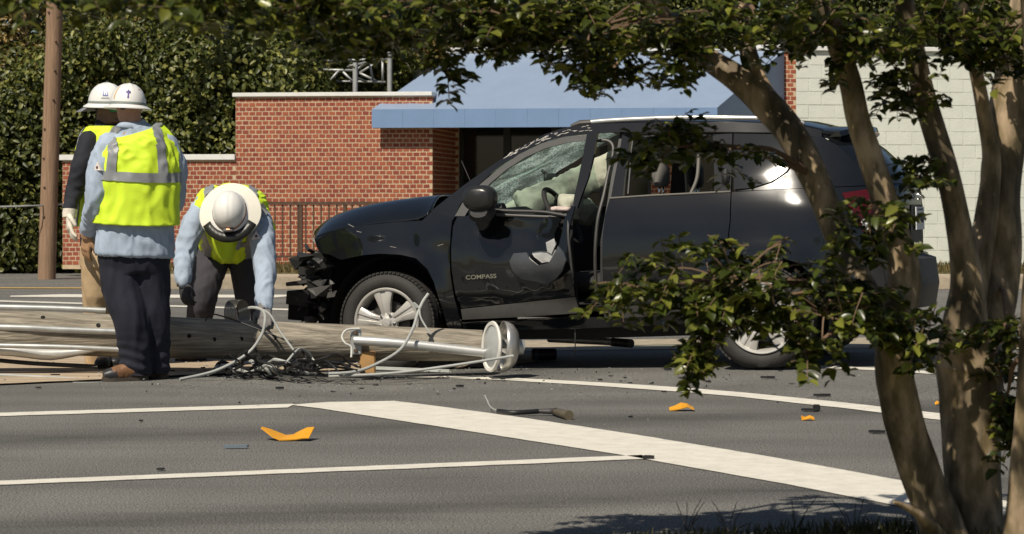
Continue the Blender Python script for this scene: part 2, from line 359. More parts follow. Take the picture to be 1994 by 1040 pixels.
for k, o in enumerate(ops):
    n = 4 if k == 0 else 2; wd = (o[1]-o[0])/n
    for i in range(n):
        mb = MB(); R.slab(mb, o[0]+i*wd+.055, o[0]+(i+1)*wd-.055, .2, zh-.1, -.14, -.12); mb.build('window_pane', DGL, bd, False)
    fr = MB(); R.slab(fr, o[0], o[1], zh-.1, zh, -.17, -.05); R.slab(fr, o[0], o[1], .1, .2, -.17, -.05)
    for i in range(n+1):
        c = o[0]+i*wd; R.slab(fr, max(o[0], c-.055), min(o[1], c+.055), .2, zh-.1, -.17, -.052)
    fr.build('window_frame', BLK, bd, False)
mb = MB(); R.slab(mb, rt-.03, r3+.04, zt, zr+.03, -.4, .05); mb.build('coping', COPE, bd, False, .008)
# painted concrete block side wall
cr = R.w(r3, 0); Bk = Wall((cr.x, cr.y, 0), math.radians(7)); k1 = Bk.px(2120, 300)[0]; zb = Bk.px(1700, 100)[1]
mb = MB(); Bk.slab(mb, .002, k1, .1, zb, -.3, -.004); mb.build('block_core', BLOCKJ, bd, False)
z = .16; r = 0
while z < zb-.03:
    h = min(.203, zb-z); u = -.2*(r % 2)
    while u < k1:
        p, q = max(u, .004), min(u+.40, k1)
        if q-p > .03:
            mb = MB(); o = random.uniform(-.001, .003); Bk.slab(mb, p+.002, q-.002, z+.002, z+h-.002, -.03, o); mb.build('block', BLOCKM, bd, False, .004)
        u += .406
    z += .203; r += 1
mb = MB(); Bk.slab(mb, -.02, k1, zb, zb+.07, -.4, .05); mb.build('coping', COPE, bd, False, .008)
# dark interior wall so that the panes do not look through to the trees
mb = MB(); R.slab(mb, rt+.1, r3-.3, .1, zt-.05, -3.2, -3.0); mb.build('inner_wall', mat('inner_plaster', (.12, .11, .1), .9), bd, False)
mb = MB(); R.slab(mb, rt, r3, zt-.25, zt-.05, -3.2, -.26); mb.build('roof', mat('roof_felt', (.1, .1, .1), .9), bd, False)

# awning: sloped cloth, fascia, end panels
AWF = mat('sun_sheen_awning_cloth', (.235, .305, .42), .45, var=.05, scale=2, bump=.1, bscale=300, spec=.6); AWT = mat('blue_awning_cloth', (.17, .27, .45), .5, var=.06, scale=3, bump=.12, bscale=300, spec=.6);  # top slope cloth is paler: glancing sun sheen put into its colour
aw = thing('awning', 'long blue fabric awning over the dark shop windows', 'awning', R.w(0, 2.1, .9))
of = 2.22
f0 = R.px(724, 213, of); f1 = R.px(1397, 214, of); t0 = R.px(880, 104, .06); t1 = R.px(1527, 104, .06); fb = R.px(724, 249, of)[1]; ft = f0[1]; tz = t0[1]
NP = 11
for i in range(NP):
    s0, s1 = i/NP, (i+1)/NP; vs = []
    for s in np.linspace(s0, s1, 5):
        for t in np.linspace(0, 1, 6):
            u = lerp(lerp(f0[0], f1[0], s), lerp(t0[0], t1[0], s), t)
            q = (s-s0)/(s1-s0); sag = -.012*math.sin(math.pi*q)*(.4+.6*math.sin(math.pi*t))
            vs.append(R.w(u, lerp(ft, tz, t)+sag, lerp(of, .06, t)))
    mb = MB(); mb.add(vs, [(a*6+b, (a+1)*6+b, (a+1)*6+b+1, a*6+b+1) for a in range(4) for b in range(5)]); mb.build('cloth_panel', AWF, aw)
    u0, u1 = lerp(f0[0], f1[0], s0), lerp(f0[0], f1[0], s1)
    mb = MB(); R.slab(mb, u0+.001, u1-.001, fb, ft, of-.012, of+.004); mb.build('fascia_panel', AWT, aw, False)
for (f, t) in ((f0, t0), (f1, t1)):
    mb = MB(); pts = [R.w(f[0], fb, of), R.w(f[0], ft, of), R.w(t[0], tz, .06), R.w(t[0], fb, .06)]
    mb.add(pts, [(0, 1, 2, 3)]); mb.build('end_panel', AWT, aw, False)
mb = MB(); mb.tube([R.w(f0[0], fb+.02, of-.03), R.w(f1[0], fb+.02, of-.03)], .018, 8); mb.build('frame_tube', BLK, aw)
# handrail
RUST = mat('rusty_iron', (.10, .062, .04), .75, .3, var=.35, scale=25)
Hh = Wall(A.w(0, 0, .75), YAW)
h0 = Hh.px(506, 400)[0]; h1 = Hh.px(760, 400)[0]; ht = Hh.px(600, 399)[1]; hb = .3
rl = thing('handrail', 'rusty iron handrail with upright bars before the brick wall', 'railing', Hh.w((h0+h1)/2, .14))
for u in (h0, Hh.px(586, 400)[0], Hh.px(672, 400)[0], h1):
    mb = MB(); Hh.slab(mb, u-.025, u+.025, .12, ht, -.025, .025); mb.build('post', RUST, rl, False)
mb = MB(); Hh.slab(mb, h0, h1, ht, ht+.045, -.03, .03); mb.build('top_rail', RUST, rl, False)
mb = MB(); Hh.slab(mb, h0, h1, hb, hb+.03, -.015, .015); mb.build('bottom_rail', RUST, rl, False)
u = h0+.11
while u < h1:
    mb = MB(); Hh.slab(mb, u-.01, u+.01, hb+.03, ht, -.01, .01); mb.build('baluster', RUST, rl, False); u += .115
# standing utility pole
WOODP = mat('brown_pole_wood', (.27, .17, .105), .85, var=.35, scale=7, bump=.8, bscale=30, stretch=(3, 3, .22))
up = thing('utility_pole', 'tall brown wooden utility pole standing before the hedge', 'pole', (-6.72, 34.9, 0))
mb = MB(); pts = [V((-6.72+.012*k, 34.9, -.1+.4*k)) for k in range(24)]
mb.tube(pts, [.128-.0009*k for k in range(24)], 20, wob=.05); mb.build('shaft', WOODP, up)
for k in range(9):
    z = .9+.42*k; a = random.uniform(-.6, .6); c = V((-6.72+.03*z, 34.9, z)); d = V((math.sin(a), -math.cos(a), 0))
    mb = MB(); mb.tube([c+d*.11, c+d*.138], .016, 8); mb.build('bolt', RUST, up)
mb = MB(); mb.tube(smooth_path([P(-60, 404, 34.6), P(60, 401, 34.6), P(124, 398, 35.4)], 6), .012, 6)
setp(mb.build('cable', mat('grey_cable', (.3, .3, .29), .6)), 'thin grey cable strung from the hedge to the low brick wall', 'cable')
# galvanised lattice gantry behind the wall
GALV = mat('galvanised_steel', (.46, .47, .46), .5, .35, var=.15, scale=10)
gt = thing('lattice_gantry', 'grey steel lattice gantry rising behind the brick wing', 'gantry', P(740, 540, 41))
for (x, y0, d, r) in ((692, 122, 40.2, .045), (759, 100, 41.2, .045), (695, 60, 43.4, .07), (655, 60, 43.4, .07)):
    q = P(x, y0, d); mb = MB(); mb.tube([V((q.x, q.y, 0)), q], r, 12); mb.build('post', GALV, gt)
def strut(a, b, r=.016, da=40.3, db=40.3):
    mb = MB(); mb.tube([P(*a, da), P(*b, db)], r, 8); mb.build('strut', GALV, gt)
for a, b, da, db in (((645, 118), (755, 115), 41.2, 41.2), ((630, 136), (690, 137), 40.2, 40.2), ((640, 158), (750, 160), 41.2, 41.2), ((745, 116), (745, 160), 41.2, 41.2), ((718, 118), (727, 158), 41.2, 41.2), ((738, 119), (700, 142), 41.2, 41.2), ((700, 142), (733, 158), 41.2, 41.2), ((692, 137), (718, 120), 40.3, 41.2), ((668, 140), (688, 160), 40.2, 40.2), ((660, 137), (640, 160), 40.2, 40.2), ((735, 117), (675, 130), 41.2, 40.5), ((715, 160), (690, 150), 41.2, 40.3), ((630, 118), (700, 117), 41.2, 41.2)):
    strut(a, b, .02, da, db)
# ---------------------------------------------------------------- trees behind
BARK = mat('dark_bark', (.09, .07, .05), .9, var=.3, scale=12, bump=.7)
LF = [leafmat('leaf_mid_green', (.085, .108, .02), (.21, .21, .05)), leafmat('leaf_dark_green', (.066, .085, .017), (.17, .175, .04)), leafmat('leaf_olive', (.13, .11, .025), (.28, .19, .06))]
def back_tree(x, y, h, rx, rz, cz, k, n, label, cat='tree', ls=.105):
    t = thing('leafy_tree', label, cat, (x, y, 0), 'trees behind the building')
    mb = MB(); pts = smooth_path([(x, y, -.1), (x+.1, y, cz*.4), (x-.05, y+.1, cz*.9), (x, y, cz+rz*.5)], 5); mb.tube(pts, [lerp(.2, .05, i/(len(pts)-1)) for i in range(len(pts))], 9); mb.build('trunk', BARK, t)
    mb = MB()
    for i in range(7):
        a = i*.9; e = V((x+rx*.7*math.cos(a), y+rx*.5*math.sin(a), cz+rz*.6*math.sin(i*2.1))); mb.tube(smooth_path([(x, y, cz*.5), V((x, y, cz*.8)).lerp(e, .5), e], 4), [.07-.006*j for j in range(9)], 6)
    mb.build('limb', BARK, t)
    # clumps: leaf shells round many small centres
    nc = 90; d = np.random.normal(size=(nc, 3)); d /= np.linalg.norm(d, axis=1)[:, None]; d[:, 1] = -np.abs(d[:, 1])*.9+.15*np.random.rand(nc)
    rad = np.random.uniform(.62, 1.0, nc)[:, None]; cc = np.array([x, y, cz])+d*rad*np.array([rx, rx*.7, rz])
    cr_ = np.random.uniform(.28, .62, nc)*min(rx, 2)/1.7
    w = np.random.choice(nc, n, p=cr_**2/np.sum(cr_**2)); e = np.random.normal(size=(n, 3)); e /= np.linalg.norm(e, axis=1)[:, None]
    p = cc[w]+e*cr_[w][:, None]*np.random.uniform(.75, 1.05, n)[:, None]
    ok = p[:, 2] > .05; p = p[ok]; e = e[ok]; m_ = len(p)
    nr = e+np.array([0, -.1, .35])+np.random.normal(0, .45, (m_, 3)); tn = np.random.normal(0, 1, (m_, 3))+np.array([0, 0, -.9])
    leafmesh('crown', p, nr, tn, np.random.uniform(.6, 1.25, m_)*ls, np.random.uniform(.4, .75, m_)*ls, LF[k], t)
spec = [(-9.6, 39.0, 2.5, 1.9, 1.4, 0, 'dark green bushy tree at the far left edge behind the pole'), (-7.9, 38.4, 1.6, 1.7, 1.3, 1, 'low dark ivy-clad bush left of the standing workers'),
        (-6.2, 39.2, 2.1, 1.9, 2.6, 0, 'green leafy tree directly behind the two standing workers'), (-4.95, 38.9, 1.8, 1.7, 2.2, 0, 'green leafy tree right of the standing workers above the low wall'),
        (-8.3, 41.4, 2.9, 2.2, 4.2, 2, 'olive green tree crown top left beyond the pole'), (-5.2, 42.0, 2.8, 2.2, 4.6, 1, 'dark green tree crown above the two white helmets'),
        (-3.4, 43.6, 1.9, 2.0, 3.4, 0, 'green tree left of the lattice gantry'), (-1.0, 45.5, 2.6, 2.4, 3.8, 2, 'yellowing tree right behind the lattice gantry'),
        (1.6, 44.5, 2.8, 2.6, 4.6, 1, 'dark tree behind the left half of the awning roof'), (4.4, 44.5, 2.8, 2.4, 5.0, 1, 'dark tree above the right end of the awning'),
        (7.4, 44.0, 2.8, 2.4, 5.0, 1, 'dark tree behind the painted block wall'), (-11.5, 43, 2.6, 3.2, 3.2, 1, 'large dark tree mostly beyond the left edge'), (-3.0, 47.5, 3, 2.6, 4.0, 2, 'tall olive tree far behind the gantry'), (10.3, 43.5, 3, 2.8, 4.2, 1, 'dark tree at the right edge behind the block wall')]
for (x, y, rx, rz, cz, k, lb) in spec: back_tree(x, y, 4, rx, rz, cz, k, 17000, lb)
# ivy ground cover behind everything, reads as one mass
n = 42000; p = np.stack([np.random.uniform(-15, 15, n), np.zeros(n), np.random.uniform(0, 7.2, n)], 1)
bulge = np.array([noise.noise(V((q[0]*.8, 3, q[2]*.8)))+.6*noise.noise(V((q[0]*2.2, 7, q[2]*2.2))) for q in p]); p[:, 1] = 46.8+p[:, 2]*.3+bulge*1.2+np.random.uniform(0, .4, n)
nr = np.random.normal(0, .5, (n, 3))+np.array([0, -1, .5]); tn = np.random.normal(0, 1, (n, 3))+np.array([0, 0, -1])
setp(leafmesh('wood', p, nr, tn, np.random.uniform(.14, .3, n), np.random.uniform(.1, .2, n), LF[1]), 'dark green wood closing the view behind all trees', 'wood', kind='stuff')
# dry lawn grass before the building
n = 9000; p = np.stack([np.random.uniform(XK+.1, 8, n), np.random.uniform(32.5, 34.9, n), np.full(n, .14)], 1); up_ = np.random.normal(0, .35, (n, 3))+np.array([0, 0, 1])
setp(leafmesh('lawn_grass', p, np.random.normal(0, 1, (n, 3))*np.array([1, 1, .1]), up_, np.random.uniform(.06, .16, n), .014, leafmat('dry_grass', (.16, .13, .05), (.25, .19, .08))), 'dry yellowing grass between pavement and brick building', 'grass', kind='stuff')
# ---------------------------------------------------------------- the wrecked black SUV
CF = V(((752-CX)/285, FPX/285, CAM_H-(628-HOR)/285)); CR = V(((1481-CX)/300.6, FPX/300.6, CAM_H-(619-HOR)/300.6))
cu = (CR-CF).normalized(); cv = V((-cu.y, cu.x, 0)).normalized(); cw = cu.cross(cv).normalized(); WB = (CR-CF).length
HUB = .335; CO = CF-cw*HUB; CWID = 1.77
def C(a, b, c): return CO+cu*a+cv*b+cw*c            # along (front axle = 0, rearwards +), inwards from the near side, up
def B(a, c):                                        # how far the flank stands in from the widest plane
    b = interp([.2, .3, .5, .72, .9, 1.03, 1.1, 1.3, 1.6, 1.75], [.10, .06, .012, -.012, .0, .035, .06, .14, .25, .31], c)
    if a < -.1: b += .34*min(1.2, (-.1-a)/.75)**2.2
    if a > 2.75: b += .30*min(1.3, (a-2.75)/.75)**2.4
    if c > 1.03: b += (c-1.03)*.17*sst(2.2, 3.1, a)
    for ax in (0, WB):
        r = math.hypot(a-ax, c-HUB)
        b -= .035*math.exp(-((r-.42)/.09)**2)*(1 if c < .85 else 0.6)
    return b
def pl(px, py, b0=None, extra=0):                    # pixel -> (a, c) on the flank
    d = V(((px-CX)/FPX, 1, (HOR-py)/FPX)); b = .0 if b0 is None else b0
    for _ in range(8):
        t = (b-(V((0, 0, CAM_H))-CO).dot(cv))/d.dot(cv); p = V((0, 0, CAM_H))+d*t-CO; a, c = p.dot(cu), p.dot(cw)
        if b0 is not None: break
        b = B(a, c)+extra
    return a, c
BLACKP = mat('black_car_paint', (.0065, .0075, .0085), .085, var=.2, scale=3, spec=.45, coat=.5, bump=.012, bscale=3)
DUSTP = mat('matte_black_plastic', (.022, .022, .022), .55, var=.25, scale=10, bump=.15, bscale=200)
CLAD = mat('grey_plastic_cladding', (.045, .043, .040), .5, var=.15, scale=12)
RUB = mat('tyre_rubber', (.028, .026, .024), .75, var=.25, scale=14, bump=.25, bscale=80)
ALLOY = mat('silver_alloy', (.56, .54, .50), .38, .35, var=.06, scale=6)
STEELD = mat('dark_steel', (.10, .095, .09), .5, .7, var=.3, scale=15)
INT = mat('dark_interior', (.018, .017, .017), .8, var=.2)
GREYT = mat('grey_interior_trim', (.16, .15, .135), .8, var=.1)
CHROME = mat('chrome', (.75, .75, .75), .12, 1, var=.03)
TORN = mat('bare_torn_metal', (.62, .61, .58), .35, .5, var=.2, scale=12)
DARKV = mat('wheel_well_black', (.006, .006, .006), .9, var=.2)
def clearglass(name, col, alpha, rough=.03):
    m = mat(name, col, rough, var=.05, alpha=alpha); return m
TINT = mat('dark_tinted_glass', (.010, .012, .014), .04, var=.05, spec=.55)
car = thing('wrecked_suv', 'black SUV with crushed front, torn driver door and shattered windscreen behind the fallen pole', 'car', C(1.3, .88, 0))
def panel(name, pts, m, parent=None, far=False, pix=True, fn=None, thick=.022, st=.045, bo=0, label=None):
    ac = [pl(*p) for p in pts] if pix else pts
    poly = [V(p) for p in ac]; ring = []
    for i in range(len(poly)):
        a, b = poly[i], poly[(i+1) % len(poly)]; k = max(1, int((b-a).length/st)); ring += [a.lerp(b, j/k) for j in range(k)]
    n = len(ring); xs = [p.x for p in ring]; ys = [p.y for p in ring]
    inner = [V((x, y)) for x in np.arange(min(xs), max(xs), st) for y in np.arange(min(ys), max(ys), st)]
    inner = [q for q in inner if min((q-r).length for r in ring) > st*.4]
    r = delaunay_2d_cdt(ring+inner, [], [list(range(n))], 1, 1e-6)
    def pos(p, t=0):
        b = B(p.x, p.y)+bo+(fn(p.x, p.y) if fn else 0)+t
        return C(p.x, CWID-b if far else b, p.y)
    vs = [pos(p) for p in r[0]]; fs = [tuple(f) for f in r[2]]; m0 = len(vs)
    # folded edge
    bm = bmesh.new(); bv = [bm.verts.new(v) for v in vs]
    for f in fs:
        try: bm.faces.new([bv[i] for i in f])
        except ValueError: pass
    bm.verts.ensure_lookup_table(); bm.verts.index_update()
    idx = {v: i for i, v in enumerate(bv)}
    for e in [e for e in bm.edges if len(e.link_faces) == 1]:
        p, q = e.verts
        i, j = idx[p], idx[q]
        pi, qi = bm.verts.new(pos(r[0][i], thick)), bm.verts.new(pos(r[0][j], thick))
        f = bm.faces.new((q, p, pi, qi)); e.smooth = False
    for v in [v for v in bv if not v.link_faces]: bm.verts.remove(v)
    bmesh.ops.recalc_face_normals(bm, faces=bm.faces)
    # outward = away from the body centre
    fc = max(bm.faces, key=lambda f: f.calc_area()); out = -cv if not far else cv
    if fc.normal.dot(out) < 0: bmesh.ops.reverse_faces(bm, faces=bm.faces)
    me = bpy.data.meshes.new(name); bm.to_mesh(me); bm.free()
    o = link(name, me, m, parent or car, True)
    if label: o['label'] = label
    return o
# --- flank panels traced on the near side
def fdent(a, c):
    return .018*math.exp(-((a-.42)/.10)**2-((c-.80)/.14)**2)+.012*math.exp(-((a-.20)/.05)**2-((c-.86)/.1)**2)
panel('front_fender', [(612, 464), (640, 453.5), (693, 440.5), (759, 433.5), (822, 429.5), (840, 412), (860, 404), (889, 418), (880, 430), (875, 485), (876, 530), (883, 574), (896, 622), (898, 641), (873, 641), (861, 600), (845, 550), (832, 524), (810, 503), (780, 496), (740, 494), (706, 497), (664, 506), (644, 497), (622, 491), (616, 480)], BLACKP, fn=fdent)
def ddent(a, c):
    d = .03*math.exp(-((a-1.0)/.32)**2-((c-.92)/.09)**2)+.020*math.exp(-((a-.75)/.10)**2-((c-.98)/.05)**2)
    d += .025*sst(.55, .40, c)*math.exp(-((c-.47)/.05)**2)
    d -= .10*sst(.95, 1.42, a)**2*(.4+.6*sst(.3, .8, c))          # rear edge bent outwards
    d += .006*noise.noise(V((a*7, c*7, 1)))+.004*noise.noise(V((a*16, c*16, 4)))
    return d
door = panel('front_door', [(890, 423), (930, 417), (972, 414), (1050, 418), (1098, 425), (1090, 440), (1082, 455), (1084, 470), (1076, 490), (1052, 488), (1033, 490), (1040, 500), (1056, 512), (1078, 508), (1090, 490), (1096, 465), (1106, 425), (1122, 400), (1128, 402), (1117, 440), (1112, 485), (1120, 530), (1125, 576), (1010, 588), (897, 600), (887, 574), (880, 530), (879, 485), (882, 440)], BLACKP, fn=ddent, st=.03, label='dented driver door with a torn hole')
panel('door_cladding', [(897.5, 602), (1010, 590), (1125.5, 578), (1133, 609), (1020, 617), (902, 622.5)], CLAD, door, fn=lambda a, c: ddent(a, c)-.012)
# torn skin flap hanging below the hole and bright bare metal inside
def flapfn(a, c): return ddent(a, c)-.012-.075*sst(.50, .72, c)
panel('torn_skin', [(1033, 491), (1008, 493), (1000, 508), (1005, 527), (1020, 543), (1052, 549), (1070, 553), (1090, 543), (1108, 526), (1118, 505), (1112, 490), (1100, 478), (1094, 490), (1080, 511), (1056, 516), (1040, 504)], mat('bent_door_skin', (.055, .06, .066), .28, var=.2, scale=9, coat=.3), door, fn=flapfn, st=.025)
panel('bare_metal', [(1030, 488), (1084, 486), (1092, 500), (1064, 519), (1045, 510)], TORN, door, fn=lambda a, c: ddent(a, c)+.012, st=.03)
panel('bare_metal', [(1064, 472), (1082, 464), (1086, 476), (1077, 494), (1068, 490)], TORN, door, fn=lambda a, c: ddent(a, c)-.003, st=.03)
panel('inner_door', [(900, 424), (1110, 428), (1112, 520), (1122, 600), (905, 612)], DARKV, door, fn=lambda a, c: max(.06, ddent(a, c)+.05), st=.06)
mb = MB(); mb.tube(smooth_path([C(*[(lambda q: (q[0], B(*q)-.02, q[1]))(pl(x, y))][0]) for x, y in ((962, 409), (1000, 411), (1060, 413), (1108, 421))], 5), .012, 8); mb.build('window_seal', DUSTP, door)
mb = MB(); mb.tube(smooth_path([C(*[(lambda q: (q[0], B(*q)-.005, q[1]))(pl(x, y))][0]) for x, y in ((968, 418), (1030, 421), (1080, 422), (1104, 418))], 5), .011, 8); mb.build('window_seal', CLAD, door)
mb = MB(); mb.tube(smooth_path([C(q[0], B(*q)-.07, q[1]) for q in [pl(*p) for p in ((1122, 400), (1114, 425), (1113, 460), (1117, 500), (1121, 540))]], 5), .010, 6); mb.build('door_seal', CLAD, door)
# door window frame, pulled off the body
def fr_strip(name, o1, o2, m, par, bo):
    n = len(o1); mb = MB(); vs = []
    for p in list(o1)+list(o2):
        a, c = pl(*p); vs.append(C(a, B(a, c)+bo, c))
    for p in list(o1)+list(o2):
        a, c = pl(*p); vs.append(C(a, B(a, c)+bo+.035, c))
    fs = []
    for i in range(n-1):
        fs += [(i, i+1, n+i+1, n+i), (2*n+i, 3*n+i, 3*n+i+1, 2*n+i+1), (i, 2*n+i, 2*n+i+1, i+1), (n+i, n+i+1, 3*n+i+1, 3*n+i)]
    fs += [(0, n, 3*n, 2*n), (n-1, 3*n-1, 4*n-1, 2*n-1)]
    mb.add(vs, fs); return mb.build(name, m, par, True)
fr_strip('window_frame', [(1147, 262), (1140, 300), (1131, 345), (1122, 385), (1120, 402)], [(1168, 258), (1161, 300), (1150, 345), (1135, 385), (1128, 405)], BLACKP, door, -.05)
fr_strip('window_frame', [(886, 421), (900, 396), (930, 364), (968, 331), (1010, 301), (1055, 279), (1100, 267), (1150, 262)], [(905, 421), (926, 388), (956, 356), (988, 329), (1024, 306), (1062, 289), (1102, 278), (1150, 273)], DUSTP, door, -.004)
# A pillar / cantrail from bonnet to tail
roofl = [(839, 411), (868, 388), (896, 366), (936, 337), (968, 315), (1002, 293), (1030, 277), (1060, 262), (1088, 252), (1113, 246), (1144, 242), (1200, 240), (1280, 238), (1350, 237.5), (1430, 238), (1500, 240), (1560, 245), (1600, 254)]
inner_l = [(884, 424), (897, 396), (926, 364), (964, 331), (985, 317), (1008, 302), (1030, 290), (1054, 279), (1078, 271), (1102, 266), (1148, 261), (1205, 257), (1280, 256), (1350, 256), (1425, 257), (1500, 258), (1560, 262), (1600, 268)]
fr_strip('roof_side', roofl, inner_l, BLACKP, car, 0)
# scraped paint on the pillar
SCR = mat('scraped_paint', (.42, .40, .37), .6, var=.3, scale=60)
for k in range(46):
    t = random.random(); i = 4+t*7; j = int(i); f = i-j
    x = lerp(roofl[j][0], roofl[j+1][0], f); y0 = lerp(roofl[j][1], roofl[j+1][1], f); y1 = lerp(inner_l[j][1], inner_l[j+1][1], f)
    y = lerp(y0, y1, random.uniform(.15, .75)); ln = random.uniform(3, 13); sl = (roofl[j+1][1]-roofl[j][1])/(roofl[j+1][0]-roofl[j][0])
    q = [pl(x, y), pl(x+ln*.5, y+ln*.5*sl+random.uniform(-1.5, 1.5)), pl(x+ln, y+ln*sl+random.uniform(-1, 1))]
    mb = MB(); mb.tube([C(a, B(a, c)-.0015, c) for a, c in q], [.002, random.uniform(.002, .005), .001], 5); mb.build('scratch', SCR, car)
for k in range(5):
    x = random.uniform(640, 860) if k < 7 else random.uniform(895, 1080); y = random.uniform(440, 485) if k < 7 else random.uniform(430, 580)
    a, c = pl(x, y); dx, dz = random.uniform(-.05, .05), random.uniform(-.02, .025); f = fdent if k < 7 else ddent
    mb = MB(); mb.tube([C(a+dx*t, B(a+dx*t, c+dz*t)+f(a+dx*t, c+dz*t)-.001, c+dz*t) for t in (0, .5, 1)], .0016, 4); mb.build('scratch', SCR, car)
# B pillar, gaskets, rear door
fr_strip('centre_pillar', [(1203, 257), (1196, 300), (1186, 345), (1178, 395), (1165, 470), (1164, 590)], [(1226, 257), (1222, 300), (1214, 345), (1206, 395), (1190, 470), (1190, 590)], DUSTP, car, .05)
mb = MB(); q = [pl(*p) for p in ((1150, 275), (1175, 273), (1188, 280), (1190, 298), (1180, 340), (1172, 380), (1160, 430), (1155, 500), (1158, 585))]
mb.tube(smooth_path([C(a, B(a, c)+.045, c) for a, c in q], 5), .012, 8); mb.build('door_seal', CLAD, car)
panel('rear_door', [(1188, 385), (1300, 379), (1423, 373), (1421, 430), (1415, 480), (1398, 505), (1378, 530), (1362, 560), (1354, 588), (1250, 592), (1176, 597), (1174, 540), (1173, 468), (1178, 420)], BLACKP, fn=lambda a, c: .016*math.exp(-((c-.52)/.05)**2)+.003*noise.noise(V((a*3, c*5, 2))))
panel('door_cladding', [(1176, 599), (1250, 594), (1353, 590), (1346, 612), (1250, 617), (1178, 621)], CLAD, fn=lambda a, c: -.012)
fr_strip('rear_window_frame', [(1190, 384), (1196, 350), (1204, 310), (1212, 262)], [(1213, 382), (1216, 350), (1221, 310), (1228, 270)], BLACKP, car, -.002)
fr_strip('rear_window_frame', [(1388, 262), (1390, 300), (1391, 340), (1391, 374)], [(1426, 260), (1425, 300), (1424, 340), (1423, 372)], BLACKP, car, -.002)
mb = MB(); q = [pl(*p) for p in ((1188, 386), (1260, 381), (1340, 377), (1423, 373))]; mb.tube([C(a, B(a, c)-.004, c) for a, c in q], .006, 6); mb.build('window_trim', GREYT, car)
mb = MB(); q = [pl(*p) for p in ((1222, 378), (1226, 330), (1230, 282), (1240, 268), (1300, 264), (1384, 264))]; mb.tube(smooth_path([C(a, B(a, c)+.012, c) for a, c in q], 4), .008, 6); mb.build('window_trim', DUSTP, car)
q = pl(1414, 346); mb = MB(); M3 = Matrix((cu, cv, cw)).transposed(); mb.box(C(q[0], B(*q)-.012, q[1]), .024, .016, .058, M3); mb.build('rear_door_handle', DUSTP, car, True, .01)
# quarter panel, quarter glass, rear pillar
panel('quarter_panel', [(1425, 374), (1480, 371), (1600, 366), (1706, 362), (1703, 400), (1700, 450), (1700, 500), (1640, 520), (1622, 560), (1612, 590), (1598, 560), (1580, 535), (1556, 513), (1520, 501), (1485, 498), (1450, 502), (1420, 514), (1403, 508), (1417, 480), (1423, 430)], BLACKP)
panel('quarter_glass', [(1428, 260), (1500, 261), (1548, 266), (1562, 280), (1552, 306), (1530, 334), (1500, 354), (1462, 366), (1428, 369)], TINT, bo=.008, thick=.03)
panel('rear_pillar', [(1552, 266), (1600, 266), (1632, 284), (1668, 318), (1700, 352), (1705, 360), (1600, 365), (1480, 370), (1432, 372), (1466, 368), (1504, 356), (1534, 336), (1556, 307), (1566, 282)], BLACKP)
panel('rear_bumper', [(1641, 524), (1700, 503), (1716, 504), (1727, 560), (1722, 604), (1690, 612), (1618, 606), (1614, 592), (1624, 562)], DUSTP, bo=-.008)
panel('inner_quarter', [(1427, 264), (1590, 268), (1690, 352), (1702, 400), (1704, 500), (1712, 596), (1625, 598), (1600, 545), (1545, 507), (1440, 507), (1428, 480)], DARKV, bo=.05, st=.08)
if True: pass
panel('sill', [(874, 630), (930, 626), (1100, 618), (1240, 618), (1356, 612), (1352, 630), (1240, 636), (1100, 641), (930, 644), (874, 644)], BLACKP, bo=.02, thick=.12)
panel('underbody_rail', [(890, 646), (1100, 643), (1350, 632), (1352, 655), (1100, 662), (890, 664)], DARKV, bo=.12, thick=.06)
for nm, ax in (('front', 0), ('rear', WB)):            # wheel wells
    mb = MB(); rings = []
    for k in range(19):
        an = math.radians(-25+k*230/18); rings.append([C(ax+.44*math.cos(an), b, HUB+.44*math.sin(an)+.01) for b in (.06, .42)])
    vs = [v for r in rings for v in r]; mb.add(vs, [(2*k, 2*k+1, 2*k+3, 2*k+2) for k in range(18)])
    n = len(vs); mb.add([C(ax+.44*math.cos(math.radians(-25+k*230/18)), .42, HUB+.44*math.sin(math.radians(-25+k*230/18))+.01) for k in range(19)], [tuple(range(19))])
    mb.build('wheel_well', DARKV, car)
    far = MB(); far.add([C(ax+.44*math.cos(math.radians(-25+k*230/18)), CWID-.3, HUB+.44*math.sin(math.radians(-25+k*230/18))+.01) for k in range(19)], [tuple(range(19))]); far.build('wheel_well', DARKV, car)
# wheel arch lips
for ax, a0_, a1_ in ((0, 12, 178), (WB, 10, 165)):
    mb = MB(); pts = []
    for k in range(25):
        an = math.radians(lerp(a0_, a1_, k/24)); r = .452; a, c = ax+r*math.cos(an), HUB+r*math.sin(an); pts.append(C(a, B(a, c)+.004, c))
# --- bonnet, roof, windscreen, tail
hs = [((609, 463), (593, 461)), ((622, 458), (613, 440)), ((640, 452), (648, 418)), ((693, 439), (706, 400)), ((759, 432), (772, 388.5)), ((821, 428), (834, 381)), ((838, 410), (868, 379))]
rows = []
for e, t in hs:
    a, c = pl(*e); at, ct = pl(*t, b0=.55); b0 = B(a, c)+.004
    row = []
    for k in range(21):
        s = k/20; b = lerp(b0, CWID-b0, s); q = 1-abs(2*s-1); pr = min(1, (q/.36))**.7; pr = pr*.94+.06*math.sin(math.pi*s)
        row.append(C(lerp(a, at, min(1, q*1.6)), b, c+(ct-c)*pr))
    rows.append(row)
front = [p-cw*.05+cu*.05 for p in rows[0]]; rows.insert(0, front)
mb = MB(); mb.add([p for r in rows for p in r], [(i*21+k, i*21+k+1, (i+1)*21+k+1, (i+1)*21+k) for i in range(len(rows)-1) for k in range(20)])
hood = mb.build('bonnet', BLACKP, car)
md = hood.modifiers.new('s', 'SUBSURF'); md.levels = 2; md.render_levels = 2
hood.modifiers.new('t', 'SOLIDIFY').thickness = .012
